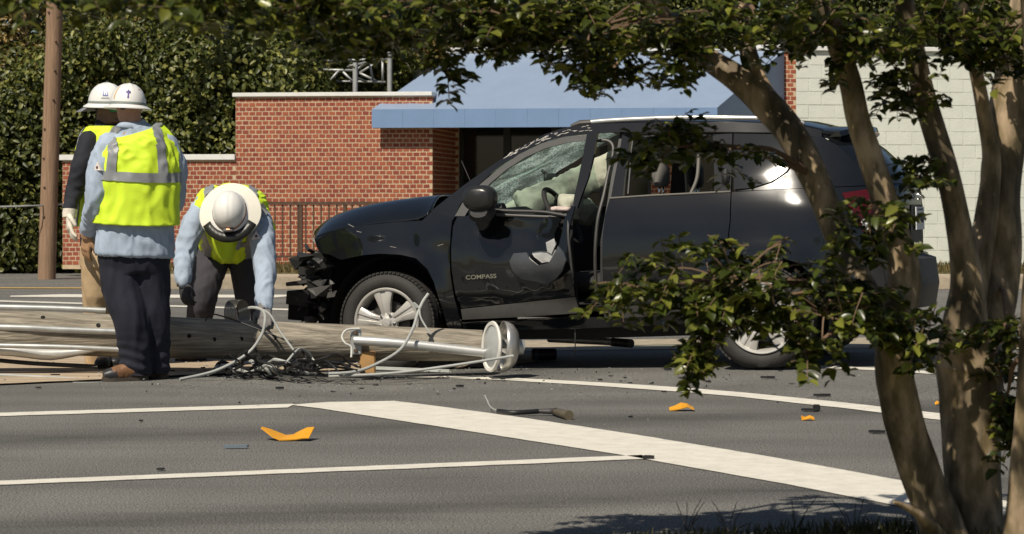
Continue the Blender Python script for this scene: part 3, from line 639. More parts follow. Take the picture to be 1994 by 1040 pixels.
mb = MB(); mb.tube([C(.55, .32, 1.045), C(.66, .30, 1.085), C(.78, .27, 1.10)], [.03, .05, .03], 8); mb.build('cowl_cover', DUSTP, car)
def roofpt(p): a, c = pl(*p); return a, B(a, c)+.012, c
rr = [roofpt(p) for p in roofl[9:]]
rr += [(rr[-1][0]+.12, rr[-1][1]+.02, rr[-1][2]-.025)]
mb = MB(); nb = 17
for a, b, c in rr:
    for k in range(nb): s = k/(nb-1); mb.v.append(tuple(C(a, lerp(b, CWID-b, s), c+.045*math.sin(math.pi*s)**.8)))
mb.f += [(i*nb+k, i*nb+k+1, (i+1)*nb+k+1, (i+1)*nb+k) for i in range(len(rr)-1) for k in range(nb-1)]
roof = mb.build('roof', BLACKP, car); roof.modifiers.new('t', 'SOLIDIFY').thickness = .03
mb = MB(); mb.v = [tuple(V(v)-cw*.05) for v in MB.__new__(MB).__dict__.get('v', [])] 
mb = MB()
for a, b, c in rr[:-1]:
    for k in range(nb): s = k/(nb-1); mb.v.append(tuple(C(a, lerp(b+.04, CWID-b-.04, s), c-.04+.03*math.sin(math.pi*s)**.8)))
mb.f += [(i*nb+k, i*nb+k+1, (i+1)*nb+k+1, (i+1)*nb+k) for i in range(len(rr)-2) for k in range(nb-1)]
mb.build('headliner', GREYT, car)
RAILM = mat('bright_roof_rail', (.66, .65, .62), .25, .6, var=.05)
for sd_ in (0, 1):
    pts = [];
    for x, y in ((1118, 243), (1150, 238), (1200, 234), (1280, 230.5), (1350, 229), (1430, 229.5), (1500, 231), (1550, 236), (1566, 242)):
        a, c = pl(x, y, None, .03); b = B(a, c)+.03; pts.append(C(a, CWID-b if sd_ else b, c))
    mb = MB(); mb.tube(smooth_path(pts, 4), [.010]+[.017]*(len(smooth_path(pts, 4))-2)+[.01], 10); mb.build('roof_rail', RAILM, car)
    fs_ = [0, 1, 2]; 
mb = MB(); q = [pl(x, y, None, .02) for x, y in ((1112, 246), (1130, 240), (1150, 238.5))]; mb.tube([C(a, B(a, c)+.02, c) for a, c in q], [.012, .022, .019], 8); mb.build('rail_end', CLAD, car)
# windscreen: crazed green laminated glass, sagging inwards
def crazed():
    m = bpy.data.materials.new('crazed_windscreen'); m.use_nodes = True; nt = m.node_tree; N = nt.nodes; L = nt.links; b = N['Principled BSDF']
    tc = N.new('ShaderNodeTexCoord'); v = N.new('ShaderNodeTexVoronoi'); v.feature = 'DISTANCE_TO_EDGE'; v.inputs['Scale'].default_value = 42; L.new(tc.outputs['Object'], v.inputs[0])
    r = N.new('ShaderNodeValToRGB'); r.color_ramp.elements[0].position = .02; r.color_ramp.elements[1].position = .22; r.color_ramp.elements[0].color = (.78, .92, .85, 1); r.color_ramp.elements[1].color = (.16, .30, .25, 1)
    L.new(v.outputs[0], r.inputs[0]); L.new(r.outputs[0], b.inputs['Base Color']); b.inputs['Roughness'].default_value = .12
    n = N.new('ShaderNodeTexNoise'); n.inputs['Scale'].default_value = 5; L.new(tc.outputs['Object'], n.inputs[0])
    ra = N.new('ShaderNodeValToRGB'); ra.color_ramp.elements[0].position = .35; ra.color_ramp.elements[1].position = .62; ra.color_ramp.elements[0].color = (.22,)*3+(1,); ra.color_ramp.elements[1].color = (.8,)*3+(1,)
    L.new(n.outputs[0], ra.inputs[0]); L.new(ra.outputs[0], b.inputs['Alpha'])
    v2 = N.new('ShaderNodeTexVoronoi'); v2.inputs['Scale'].default_value = 42; L.new(tc.outputs['Object'], v2.inputs[0]); bp = N.new('ShaderNodeBump'); bp.inputs['Strength'].default_value = 1; bp.inputs['Distance'].default_value = .02; L.new(v2.outputs['Color'], bp.inputs['Height']); L.new(bp.outputs[0], b.inputs['Normal'])
    t = N.new('ShaderNodeBsdfTranslucent'); L.new(r.outputs[0], t.inputs[0]); t.inputs[0].default_value = (.4, .7, .6, 1)
    tp = N.new('ShaderNodeBsdfTransparent'); tp.inputs[0].default_value = (.75, .95, .88, 1)
    mx = N.new('ShaderNodeMixShader'); mx.inputs[0].default_value = .5; L.new(b.outputs[0], mx.inputs[1]); L.new(t.outputs[0], mx.inputs[2]); m2 = N.new('ShaderNodeMixShader'); L.new(ra.outputs[0], m2.inputs[0]); L.new(tp.outputs[0], m2.inputs[1]); L.new(mx.outputs[0], m2.inputs[2]); L.new(m2.outputs[0], N['Material Output'].inputs[0])
    return m
w0 = pl(850, 404); w1 = pl(1113, 246); mb = MB(); nn = 26
for i in range(nn):
    t = i/(nn-1); a = lerp(w0[0], w1[0], t); c = lerp(w0[1]-.01, w1[1]-.01, t)+.035*math.sin(math.pi*t); b0 = B(a, c)+.035
    for k in range(nn):
        s = k/(nn-1); q = math.sin(math.pi*s)
        sag = .10*math.exp(-((t-.62)/.3)**2-((s-.35)/.3)**2)+.012*noise.noise(V((t*6, s*6, 3)))
        mb.v.append(tuple(C(a-.10*q+sag*.5, lerp(b0, CWID-b0, s), c+.02*q-sag)))
mb.f += [(i*nn+k, i*nn+k+1, (i+1)*nn+k+1, (i+1)*nn+k) for i in range(nn-1) for k in range(nn-1)]
mb.build('windscreen', crazed(), car)
mb = MB(); mb.box(C(.92, .88, 1.30), .02, .11, .035, M3); mirror_in = mb.build('inside_mirror', DUSTP, car, True, .012)
mb = MB(); mb.tube([C(.86, .86, 1.36), C(.90, .87, 1.32)], .012, 6); mb.build('mirror_stalk', DUSTP, mirror_in)
# tail: cross-section follows the rear edge of the flank, bowed outwards
tail = [((1600, 262), .03), ((1636, 288), .0), ((1670, 320), .0), ((1704, 358), .0), ((1703, 400), .0), ((1700, 450), .0), ((1700, 500), .0), ((1712, 508), -.03), ((1722, 560), -.02), ((1716, 604), 0)]
tp_ = []
for p, ex in tail: a, c = pl(*p); tp_.append((a, B(a, c)+.01, c))
def tailpt(i, s):
    a, b, c = tp_[i]; q = 1-abs(2*s-1)**3.2
    return C(a+.16*q+(.05*min(1, q*1.5) if i > 6 else 0), lerp(b, CWID-b, s), c)
def tailband(name, i0, i1, s0, s1, m, off=0, par=None):
    mb = MB(); K = 22; I = (i1-i0)*4+1
    for j in range(I):
        ii = i0+j/4; i = min(int(ii), len(tp_)-2); f = ii-i
        for k in range(K):
            s = lerp(s0, s1, k/(K-1)); mb.v.append(tuple(tailpt(i, s).lerp(tailpt(i+1, s), f)+cu*off))
    mb.f += [(j*K+k, j*K+k+1, (j+1)*K+k+1, (j+1)*K+k) for j in range(I-1) for k in range(K-1)]
    return mb.build(name, m, par or car)
tailband('tailgate', 0, 6, 0, 1, BLACKP); tailband('rear_window', 0, 3, .10, .90, TINT, .006); tailband('rear_bumper', 6, 9, 0, 1, DUSTP, .003)
REDL = mat('red_lamp_glass', (.06, .003, .004), .1, var=.1, coat=.5); WHL = mat('clear_lamp_glass', (.7, .7, .7), .1, var=.1)
for far in (False, True):
    tl = panel('tail_light', [(1640, 376), (1702, 366), (1701, 410), (1697, 450), (1680, 450), (1664, 420), (1650, 396)], REDL, bo=-.008, far=far)
    panel('reversing_lamp', [(1676, 428), (1699, 422), (1697, 446), (1684, 448)], WHL, tl, bo=-.014, far=far)
tailband('tail_light_wrap', 3, 5, .0, .07, REDL, .012); tailband('tail_light_wrap', 3, 5, .93, 1, REDL, .012)
tailband('number_plate_recess', 4, 6, .33, .67, DUSTP, .006)
pc = tailpt(4, .5).lerp(tailpt(5, .5), .55)+cu*.02
mb = MB(); mb.box(pc, .004, .1525, .076, M3); plate = mb.build('number_plate', mat('plate_white', (.62, .64, .66), .4), car, False)
NAVY = mat('plate_navy', (.03, .04, .10), .5)
for k, w_ in enumerate((-.105, -.07, -.035, .02, .055, .09)):
    mb = MB(); q = pc+cu*.006+cv*w_; mb.box(q-cv*.009, .002, .003, .030, M3); mb.box(q+cv*.009, .002, .003, .030, M3); mb.box(q+cw*(.027 if k % 2 else 0), .002, .008, .003, M3); mb.build('plate_character', NAVY, plate, False)
mb = MB(); mb.box(pc+cu*.005+cw*.058, .002, .10, .006, M3); mb.build('plate_band', NAVY, plate, False)
sp = MB(); 
for k in range(15):
    s = k/14; a, b, c = tp_[0]; q = math.sin(math.pi*s)**.5
    o = C(a-.03, lerp(b+.03, CWID-b-.03, s), c+.03+.04*q)
    sp.v += [tuple(o), tuple(o+cu*(.14+.13*q)-cw*.012), tuple(o+cu*(.15+.13*q)-cw*.045), tuple(o+cu*.02-cw*.05)]
sp.f += [(k*4+i, k*4+(i+1) % 4, k*4+4+(i+1) % 4, k*4+4+i) for k in range(14) for i in range(4)]+[(0, 1, 2, 3), (59, 58, 57, 56)]
sp.build('roof_spoiler', BLACKP, car)
# --- far flank
FP = lambda *p: [pl(*q) for q in p]
panel('far_side_panel', FP((612, 464), (693, 440), (822, 429), (889, 420), (1190, 386), (1423, 374), (1705, 362), (1700, 500), (1640, 520), (1600, 560), (1540, 508), (1440, 505), (1380, 560), (1352, 612), (900, 635), (872, 640), (840, 545), (800, 500), (706, 497), (650, 505), (616, 485)), BLACKP, far=True, pix=False, st=.08)
def far_strip(o1, o2, m=DUSTP):
    n = len(o1); vs = []
    for off in (0, .04):
        for p in list(o1)+list(o2): a, c = pl(*p); vs.append(C(a, CWID-B(a, c)-off, c))
    fs = []
    for i in range(n-1): fs += [(i, i+1, n+i+1, n+i), (2*n+i, 3*n+i, 3*n+i+1, 2*n+i+1), (i, 2*n+i, 2*n+i+1, i+1), (n+i, n+i+1, 3*n+i+1, 3*n+i)]
    MB().add(vs, fs).build('far_window_frame', m, car)
far_strip(roofl, inner_l); far_strip([(1180, 390), (1200, 320), (1212, 258)], [(1215, 388), (1225, 320), (1235, 258)]); far_strip([(1392, 376), (1395, 300), (1395, 258)], [(1430, 376), (1430, 300), (1430, 258)])
far_strip([(1545, 262), (1600, 264), (1650, 300), (1705, 360)], [(1432, 372), (1500, 372), (1600, 370), (1700, 364)])
# --- interior
mb = MB(); mb.add([C(.35, .12, .42), C(3.2, .12, .42), C(3.2, CWID-.12, .42), C(.35, CWID-.12, .42)], [(0, 1, 2, 3)]); mb.build('floor_pan', INT, car, False)
mb = MB(); mb.add([C(-.6, .3, .38), C(3.3, .2, .30), C(3.3, CWID-.2, .30), C(-.6, CWID-.3, .38)], [(0, 1, 2, 3)]); mb.build('underbody', DARKV, car, False)
mb = MB(); mb.add([C(.35, .1, .42), C(.35, CWID-.1, .42), C(.35, CWID-.15, 1.02), C(.35, .15, 1.02)], [(0, 1, 2, 3)]); mb.build('firewall', DARKV, car, False)
mb = MB(); 
for k in range(11):
    b = lerp(.14, CWID-.14, k/10); h = 1.05+(.045 if k in (2, 3, 4) else 0)
    mb.v += [tuple(C(.42, b, .99)), tuple(C(.62, b, h)), tuple(C(.86, b, h+.01)), tuple(C(.98, b, h-.06)), tuple(C(1.0, b, .62)), tuple(C(.5, b, .6))]
mb.f += [(k*6+i, k*6+(i+1) % 6, k*6+6+(i+1) % 6, k*6+6+i) for k in range(10) for i in range(6)]; mb.build('dashboard', INT, car)
ax_ = (cu*.85+cw*.5).normalized(); wc = C(1.13, .48, 1.03); rf = ax_.orthogonal(); bi = ax_.cross(rf)
mb = MB(); rings = []
for k in range(28):
    t = 2*math.pi*k/28; d = rf*math.cos(t)+bi*math.sin(t); rings.append([wc+d*.185+(d*math.cos(q)+ax_*math.sin(q))*.017 for q in np.linspace(0, 2*math.pi, 9)[:-1]])
mb.loft(rings, False, True); sw = mb.build('steering_wheel', INT, car)
mb = MB(); mb.lathe([(0, .03), (.06, .028), (.075, 0), (.06, -.05)], wc, ax_, 18); mb.tube([wc, wc+rf*.18], .014, 6); mb.tube([wc, wc-rf*.18], .014, 6); mb.build('hub', INT, sw)
BAG = mat('cream_airbag_cloth', (.42, .43, .34), .85, var=.12, scale=8, bump=.5, bscale=25)
mb = MB(); mb.etube([(wc+ax_*.02, .05, .05), (wc+ax_*.07+cw*.03, .15, .11), (wc+ax_*.10+cw*.01, .12, .09), (wc+ax_*.14-cw*.04, .03, .03)], cv, 20); link('driver_airbag', remesh(mb, .015, 6, .012, 12), BAG, car)
mb = MB(); pts = [C(.80, .55, 1.10), C(1.0, .75, 1.18), C(1.25, .95, 1.32), C(1.5, 1.15, 1.45), C(1.75, 1.3, 1.52)]
mb.etube([(p, .05+.05*math.sin(math.pi*min(1, i/3.2)), .11) for i, p in enumerate(smooth_path(pts, 4)[::2])], cv, 18); 
mb.etube([(C(.55, 1.0, 1.06), .1, .06), (C(.8, 1.05, 1.14), .2, .1), (C(1.0, 1.1, 1.12), .2, .1), (C(1.15, 1.1, 1.02), .1, .08)], cv, 18)
link('curtain_airbag', remesh(mb, .018, 5, .014, 10), BAG, car)
mb = MB(); mb.etube([(C(1.08, .30, 1.072), .04, .012), (C(1.15, .32, 1.078), .06, .018), (C(1.24, .32, 1.072), .04, .012)], cv, 12); link('pink_cloth', remesh(mb, .01, 3, .006, 20), mat('pinkish_cloth', (.52, .42, .39), .9), car)
for (a, b) in ((1.62, .42), (1.62, 1.34), (2.45, .45), (2.45, .9), (2.45, 1.34)):
    wd = .24 if a < 2 else .2
    mb = MB(); mb.etube([(C(a-.35, b, .58), wd*.9, .07), (C(a, b, .58), wd, .08)], cv, 16); mb.etube([(C(a+.02, b, .55), wd*.9, .08), (C(a+.10, b, .85), wd, .08), (C(a+.20, b, 1.10), wd*.8, .06), (C(a+.22, b, 1.15), wd*.5, .04)], cv, 16); st_ = mb.build('seat', INT, car)
    hr = C(a+.235, b, 1.29); mb = MB(); mb.etube([(hr-cw*.08, .09, .035), (hr-cw*.05, .125, .05), (hr+cw*.05, .12, .05), (hr+cw*.085, .08, .03)], cv, 16); mb.build('headrest', GREYT if b < .5 and a < 2 else INT, st_)
    for e in (-.05, .05): mb = MB(); mb.tube([hr-cw*.18+cv*e, hr-cw*.05+cv*e], .008, 6); mb.build('headrest_post', CHROME, st_)
mb = MB(); q = [pl(*p) for p in ((1352, 268), (1353, 300), (1350, 345), (1338, 376))]; mb.tube(smooth_path([C(a, B(a, c)+.10, c) for a, c in q], 5), .012, 6); mb.build('seat_belt', GREYT, car)
# --- door mirror hanging by its base
q = pl(936, 386, -.16); mc = C(q[0], -.16, q[1])
mb = MB(); mb.etube([(mc+cv*.09, .05, .04), (mc+cv*.07, .098, .075), (mc+cv*.01, .118, .088), (mc-cv*.05, .112, .085), (mc-cv*.08, .08, .06), (mc-cv*.092, .02, .02)], cu, 28, 2.5); dm = link('door_mirror', remesh(mb, .008, 6), mat('satin_black_cap', (.018, .018, .018), .3, var=.1), car)
mb = MB(); mb.etube([(mc+cv*.06-cw*.085, .085, .06), (mc-cw*.10, .09, .065), (mc-cv*.05-cw*.09, .06, .04)], cu, 18); mb.build('lower_cap', DUSTP, dm)
q2 = pl(943, 428, -.05); b2 = C(q2[0], -.05, q2[1]); mb = MB(); mb.etube([(b2+cw*.09+cu*.02, .065, .03), (b2+cw*.03, .06, .03), (b2-cw*.04-cu*.015, .045, .03), (b2-cw*.07-cu*.02, .015, .015)], cu, 18); mb.build('mirror_base', DUSTP, dm)
mb = MB(); mb.lathe([(0, 0), (.03, 0), (.03, -.02), (.018, -.03), (0, -.03)], b2-cv*.03+cw*.02, cv, 14); mb.build('pivot', STEELD, dm)
# --- wheels
def wheel(ac, b, nm_par, flat=0, near=True):
    c0 = C(ac, b, HUB); o = -cv if near else cv
    w = MB(); pr = [(.235, -.19), (.27, -.205), (.318, -.19), (.343, -.165), (.349, -.10), (.343, -.035), (.318, -.008), (.29, .004), (.262, .002), (.238, -.012), (.225, -.03)]
    w.lathe(pr, c0, o, 56)
    if flat: w.v = [tuple(V(v)+cw*max(0, -(V(v)-c0).dot(cw)-(.349-flat))) for v in w.v]
    ty = w.build('wheel', RUB, car)
    tr = MB()
    for k in range(72):
        t = 2*math.pi*k/72; d = cu*math.cos(t)+cw*math.sin(t); tg = -cu*math.sin(t)+cw*math.cos(t); M = Matrix((tg, o, d)).transposed()
        if not (flat and math.sin(t) < -.8):
            for s in (-.035, -.165): tr.box(c0+d*.3415+o*s, .0115, .024, .006, M)
    setp(tr.build('tread', RUB, ty, False), kind='stuff')
    m = MB(); m.lathe([(.222, -.16), (.222, -.03), (.232, -.012), (.238, -.004), (.232, .004), (.222, .002), (.214, -.012), (.206, -.05), (.20, -.15)], c0, o, 56); m.build('rim', ALLOY, ty)
    m = MB(); m.lathe([(.0, -.10), (.2, -.10), (.2, -.12)], c0, o, 32); m.build('backplate', DARKV, ty)
    m = MB(); m.lathe([(.06, -.075), (.145, -.075), (.145, -.09)], c0, o, 32); m.build('brake_disc', STEELD, ty)
    m = MB(); m.box(c0-cu*.13+cw*.02+o*-.075, .03, .02, .06, Matrix((cu, o, cw)).transposed()); m.build('caliper', STEELD, ty, True, .01)
    for k in range(5):
        t = math.radians(97+72*k); d = cu*math.cos(t)+cw*math.sin(t); tg = -cu*math.sin(t)+cw*math.cos(t); m = MB(); rings = []
        for r, hw, z in ((.035, .036, -.022), (.075, .033, -.012), (.12, .043, -.006), (.17, .058, -.006), (.216, .074, -.012)):
            cc = c0+d*r+o*z; rings.append([cc-tg*hw-o*.035, cc-tg*hw-o*.004, cc-tg*hw*.8+o*.004, cc-tg*hw*.30+o*.004, cc-tg*hw*.22-o*.004, cc+tg*hw*.22-o*.004, cc+tg*hw*.30+o*.004, cc+tg*hw*.8+o*.004, cc+tg*hw-o*.004, cc+tg*hw-o*.035])
        m.loft(rings); m.build('spoke', ALLOY, ty)
        t2 = math.radians(97+36+72*k); d2 = cu*math.cos(t2)+cw*math.sin(t2); m = MB(); m.lathe([(0, .004), (.009, .003), (.011, -.002), (.011, -.03)], c0+d2*.055-o*.006, o, 8); m.build('lug_nut', CHROME, ty)
    m = MB(); m.lathe([(0, .006), (.028, .004), (.034, -.002), (.04, -.012), (.07, -.02), (.075, -.045)], c0, o, 28); m.build('hub_cap', ALLOY, ty)
wheel(0, 0, car, .014); wheel(WB, .005, car, .024); wheel(0, CWID, car, .014, False); wheel(WB, CWID, car, .014, False)
# --- badges
def text(t, size, parent, m, O, X, Y, ext=.002, name='badge', sx=1, shear=0):
    cu_ = bpy.data.curves.new('t', 'FONT'); cu_.body = t; cu_.size = size; cu_.extrude = ext; cu_.align_x = 'CENTER'; cu_.align_y = 'CENTER'; cu_.shear = shear; cu_.offset = size*.012
    o = bpy.data.objects.new('t', cu_); COL.objects.link(o); dg = bpy.context.evaluated_depsgraph_get(); me = bpy.data.meshes.new_from_object(o.evaluated_get(dg)); bpy.data.objects.remove(o)
    X = X.normalized(); Y = (Y-X*Y.dot(X)).normalized(); Z = X.cross(Y)
    for v in me.vertices: c = v.co; v.co = O+X*c.x*sx+Y*c.y+Z*c.z
    me.materials.clear(); return link(name, me, m, parent, False)
q0 = pl(905, 541); q1 = pl(970, 537.5); pb = lambda q: C(q[0], B(*q)+ddent(*q)-.004, q[1]); bx = pb(q1)-pb(q0)
text('COMPASS', .040, door, CHROME, (pb(q0)+pb(q1))/2, bx, cw, .002, 'badge', 1.26)
text('Jeep', .06, car, CHROME, tailpt(3, .5).lerp(tailpt(4, .5), .55)+cu*.018, cv, cw, .003, 'badge')
# --- crushed front end
def dk(px, py, b): a, c = pl(px, py, b); return C(a, b, c)
fe = thing  # front pieces stay parts of the car
rnd = random.Random(3)
for (x, y, b, hx, hy, hz, nm, m) in ((632, 512, .35, .055, .10, .045, 'headlight_housing', DUSTP), (640, 497, .45, .07, .2, .02, 'radiator_support', DARKV), (618, 527, .4, .07, .14, .03, 'air_duct', DUSTP), (606, 549, .5, .10, .30, .014, 'bumper_bracket', STEELD), (640, 560, .4, .06, .2, .07, 'radiator', DARKV), (597, 580, .34, .085, .16, .048, 'bumper_foam', DUSTP), (592, 607, .34, .065, .13, .055, 'bumper_foam', DARKV), (632, 590, .5, .05, .3, .10, 'radiator', DARKV), (648, 540, .42, .04, .18, .12, 'radiator_support', DARKV), (646, 612, .45, .035, .2, .09, 'splash_shield', DARKV)):
    R3 = Matrix.Rotation(rnd.uniform(-.12, .12), 3, 'Y') @ Matrix.Rotation(rnd.uniform(-.2, .2), 3, 'Z')
    mb = MB(); mb.box(dk(x, y, b), hx, hy, hz, M3 @ R3); mb.build(nm, m, car, False, .004)
for pts, r, nm, m in (([(596, 478), (601, 486), (612, 492), (626, 497)], .013, 'broken_bracket', DUSTP), ([(593, 545), (610, 540), (640, 536)], .014, 'broken_bracket', DUSTP), ([(590, 556), (597, 547), (622, 541)], .010, 'broken_bracket', STEELD), ([(620, 540), (617, 575), (622, 600), (615, 628)], .005, 'wiring', DUSTP), ([(628, 545), (632, 580), (626, 600), (632, 630)], .006, 'wiring', DUSTP), ([(612, 560), (622, 590), (636, 610), (640, 632)], .005, 'wiring', DARKV), ([(600, 512), (615, 508), (640, 505)], .012, 'broken_bracket', DUSTP), ([(608, 566), (634, 558), (648, 540)], .008, 'wiring', STEELD), ([(637, 565), (640, 585), (636, 600)], .006, 'wiring', mat('pale_connector', (.5, .48, .42), .5)), ([(650, 515), (646, 560), (650, 630)], .02, 'splash_shield', DARKV)):
    mb = MB(); mb.tube(smooth_path([dk(x, y, .22+rnd.uniform(0, .1)) for x, y in pts], 4), r, 7); mb.build(nm, m, car)
mb = MB(); mb.add([C(-.52, .2, .34), C(-.52, CWID-.2, .34), C(-.42, CWID-.2, .9), C(-.42, .2, .9)], [(0, 1, 2, 3)]); mb.build('radiator_support', DARKV, car, False)
rj = random.Random(8)
for k in range(46):                                  # ragged broken plastic about the nose
    x = rj.uniform(588, 652); y = rj.uniform(492, 628); b = .16+rj.uniform(0, .35); s_ = rj.uniform(.012, .05)
    bm = bmesh.new(); c = dk(x, y, b)
    for i in range(9): bm.verts.new(c+V((rj.gauss(0, s_), rj.gauss(0, s_), rj.gauss(0, s_*.7))))
    r_ = bmesh.ops.convex_hull(bm, input=bm.verts); bmesh.ops.delete(bm, geom=[v for v in bm.verts if not v.link_faces], context='VERTS')
    me = bpy.data.meshes.new('broken_plastic'); bm.to_mesh(me); bm.free(); link('broken_plastic', me, rj.choice((DUSTP, DUSTP, DARKV, CLAD, STEELD)), car, False)
# aerial, stray rod below the door
mb = MB(); qa = C(.63, .28, 1.07); mb.tube([qa, qa-cu*.155+cw*.36], .003, 5); mb.build('aerial', DUSTP, car)
mb = MB(); mb.tube([dk(1120, 620, .1), dk(1120, 690, .1)], .004, 5); mb.build('hanging_rod', STEELD, car)
# ---------------------------------------------------------------- people
def clothmat(name, col, rough=.85, var=.14, bump=.2, bscale=140, scale=5): return mat(name, col, rough, var=var, scale=scale, bump=bump, bscale=bscale)
SHIRT = clothmat('pale_blue_workshirt', (.34, .41, .51)); NAVYP = clothmat('navy_trousers', (.008, .010, .021)); GREYP = clothmat('charcoal_trousers', (.045, .042, .052)); TANP = clothmat('tan_trousers', (.46, .33, .19))
NAVYS = clothmat('black_navy_sleeve', (.012, .013, .020)); HIVIS = clothmat('hi_vis_yellow', (.66, .88, .035), .7, .06); STRIPE = clothmat('grey_reflective_tape', (.24, .25, .26), .45, .06, .15, 60)
SKIN = mat('skin', (.42, .23, .15), .55, var=.08, scale=20, sub=.1); SKIND = mat('tanned_bearded_skin', (.16, .09, .06), .6, var=.2, scale=40)
HAIR = mat('dark_hair', (.02, .014, .01), .7, var=.3, scale=80, bump=.5, bscale=120)
HAT = mat('white_hard_hat', (.76, .75, .72), .3, var=.05, scale=4, coat=.2); HATO = mat('cream_sunshade', (.70, .67, .58), .7, var=.05); 
GLW = mat('off_white_glove', (.66, .61, .52), .9, var=.12, bump=.4, bscale=40); GLT = mat('tan_leather_glove', (.36, .21, .11), .8, var=.2, bump=.4, bscale=40); GLG = mat('grey_work_glove', (.16, .15, .145), .85, var=.15, bump=.4, bscale=60); GLD = mat('dark_work_glove', (.035, .037, .04), .8, var=.15, bump=.4, bscale=60)
BOOT = mat('brown_boot_leather', (.19, .09, .04), .6, var=.25, scale=14, bump=.3, bscale=50); SOLE = mat('boot_sole', (.05, .04, .03), .8); BBOOT = mat('black_boot_leather', (.02, .02, .022), .45, var=.2)
def limb(mb, pts, rs, n=14, k=5):
    p = smooth_path(pts, k); mb.tube(p, smooth_r(rs, k), n); e = [p[0], p[-1]]
    for c, r in ((p[0], rs[0]), (p[-1], rs[-1])): mb.loft([[c+V((r*math.cos(a)*math.cos(2*math.pi*i/12), r*math.cos(a)*math.sin(2*math.pi*i/12), r*math.sin(a))) for i in range(12)] for a in np.linspace(-1.5, 1.5, 9)])
def hand(name, wrist, knk, pn, thumbdir, m, par, curl=.5, size=1.0):
    # wrist point, direction to knuckles, palm normal (fingers curl towards it), thumb side
    d = (V(knk)-V(wrist)).normalized(); pn = (V(pn)-d*V(pn).dot(d)).normalized(); sd_ = d.cross(pn).normalized()
    if sd_.dot(V(thumbdir)) < 0: sd_ = -sd_
    w = V(wrist); mb = MB(); k = size
    mb.etube([(w-d*.03*k, .033*k, .026*k), (w+d*.01*k, .033*k, .022*k), (w+d*.05*k, .043*k, .02*k), (w+d*.095*k, .042*k, .017*k), (w+d*.105*k, .03*k, .012*k)], sd_, 18)
    for i, (off, ln) in enumerate(((.031, .072), (.010, .082), (-.011, .076), (-.030, .06))):
        b = w+d*.092*k+sd_*off*k; pts = [b-d*.03*k, b]; dr = d; q = b
        for s in range(3):
            an = curl*(.45+.5*s); dr = (d*math.cos(an)+pn*math.sin(an)+sd_*off*1.2).normalized(); q = q+dr*ln*k*(.42, .33, .25)[s]; pts.append(q)
        mb.tube(smooth_path(pts, 3), smooth_r([.0098*k, .0105*k, .0098*k, .009*k, .0072*k], 3), 10)
    b = w+d*.025*k+sd_*.028*k; mb.tube(smooth_path([b-sd_*.015*k, b+sd_*.018*k+d*.02*k, b+sd_*.03*k+d*.05*k+pn*.012*k, b+sd_*.026*k+d*.078*k+pn*.026*k], 3), smooth_r([.014*k, .0135*k, .0115*k, .0085*k], 3), 10)
    return link(name, remesh(mb, .0055, 2), m, par)
def boot(par, heel, toe, m, h=.13, toecap=None):
    heel = V(heel); toe = V(toe); d = (toe-heel); L = d.length; d.normalize(); up = V((0, 0, 1)); sd_ = d.cross(up)
    mb = MB()
    mb.etube([(heel+d*.0+up*.055, .036, .045), (heel+d*.05+up*.06, .042, .055), (heel+d*.13+up*.058, .045, .055), (heel+d*.2+up*.045, .051, .042), (heel+d*(L-.03)+up*.04, .048, .035), (heel+d*L+up*.035, .025, .022)], sd_, 18)
    mb.etube([(heel+d*.055+up*.05, .045, .06), (heel+d*.05+up*h, .047, .058), (heel+d*.05+up*(h+.06), .05, .06)], sd_, 16)
    b = link('boot', remesh(mb, .011, 4, .003, 20), m, par)
    s = MB(); out = []
    for t, w in ((-.015, .02), (.0, .036), (.06, .041), (.13, .038), (.2, .05), (L-.04, .047), (L, .03), (L+.012, .012)): out.append((t, w))
    ring = [heel+d*t+sd_*w for t, w in out]+[heel+d*t-sd_*w for t, w in reversed(out)]
    s.loft([[p+up*.0 for p in ring], [p+up*.028 for p in ring]]); s.build('sole', SOLE, b)
    if toecap:
        c = MB(); c.etube([(heel+d*(L-.07)+up*.043, .053, .044), (heel+d*(L-.03)+up*.042, .051, .039), (heel+d*(L+.004)+up*.036, .028, .026)], sd_, 18); c.build('toe_cap', toecap, b)
    return b
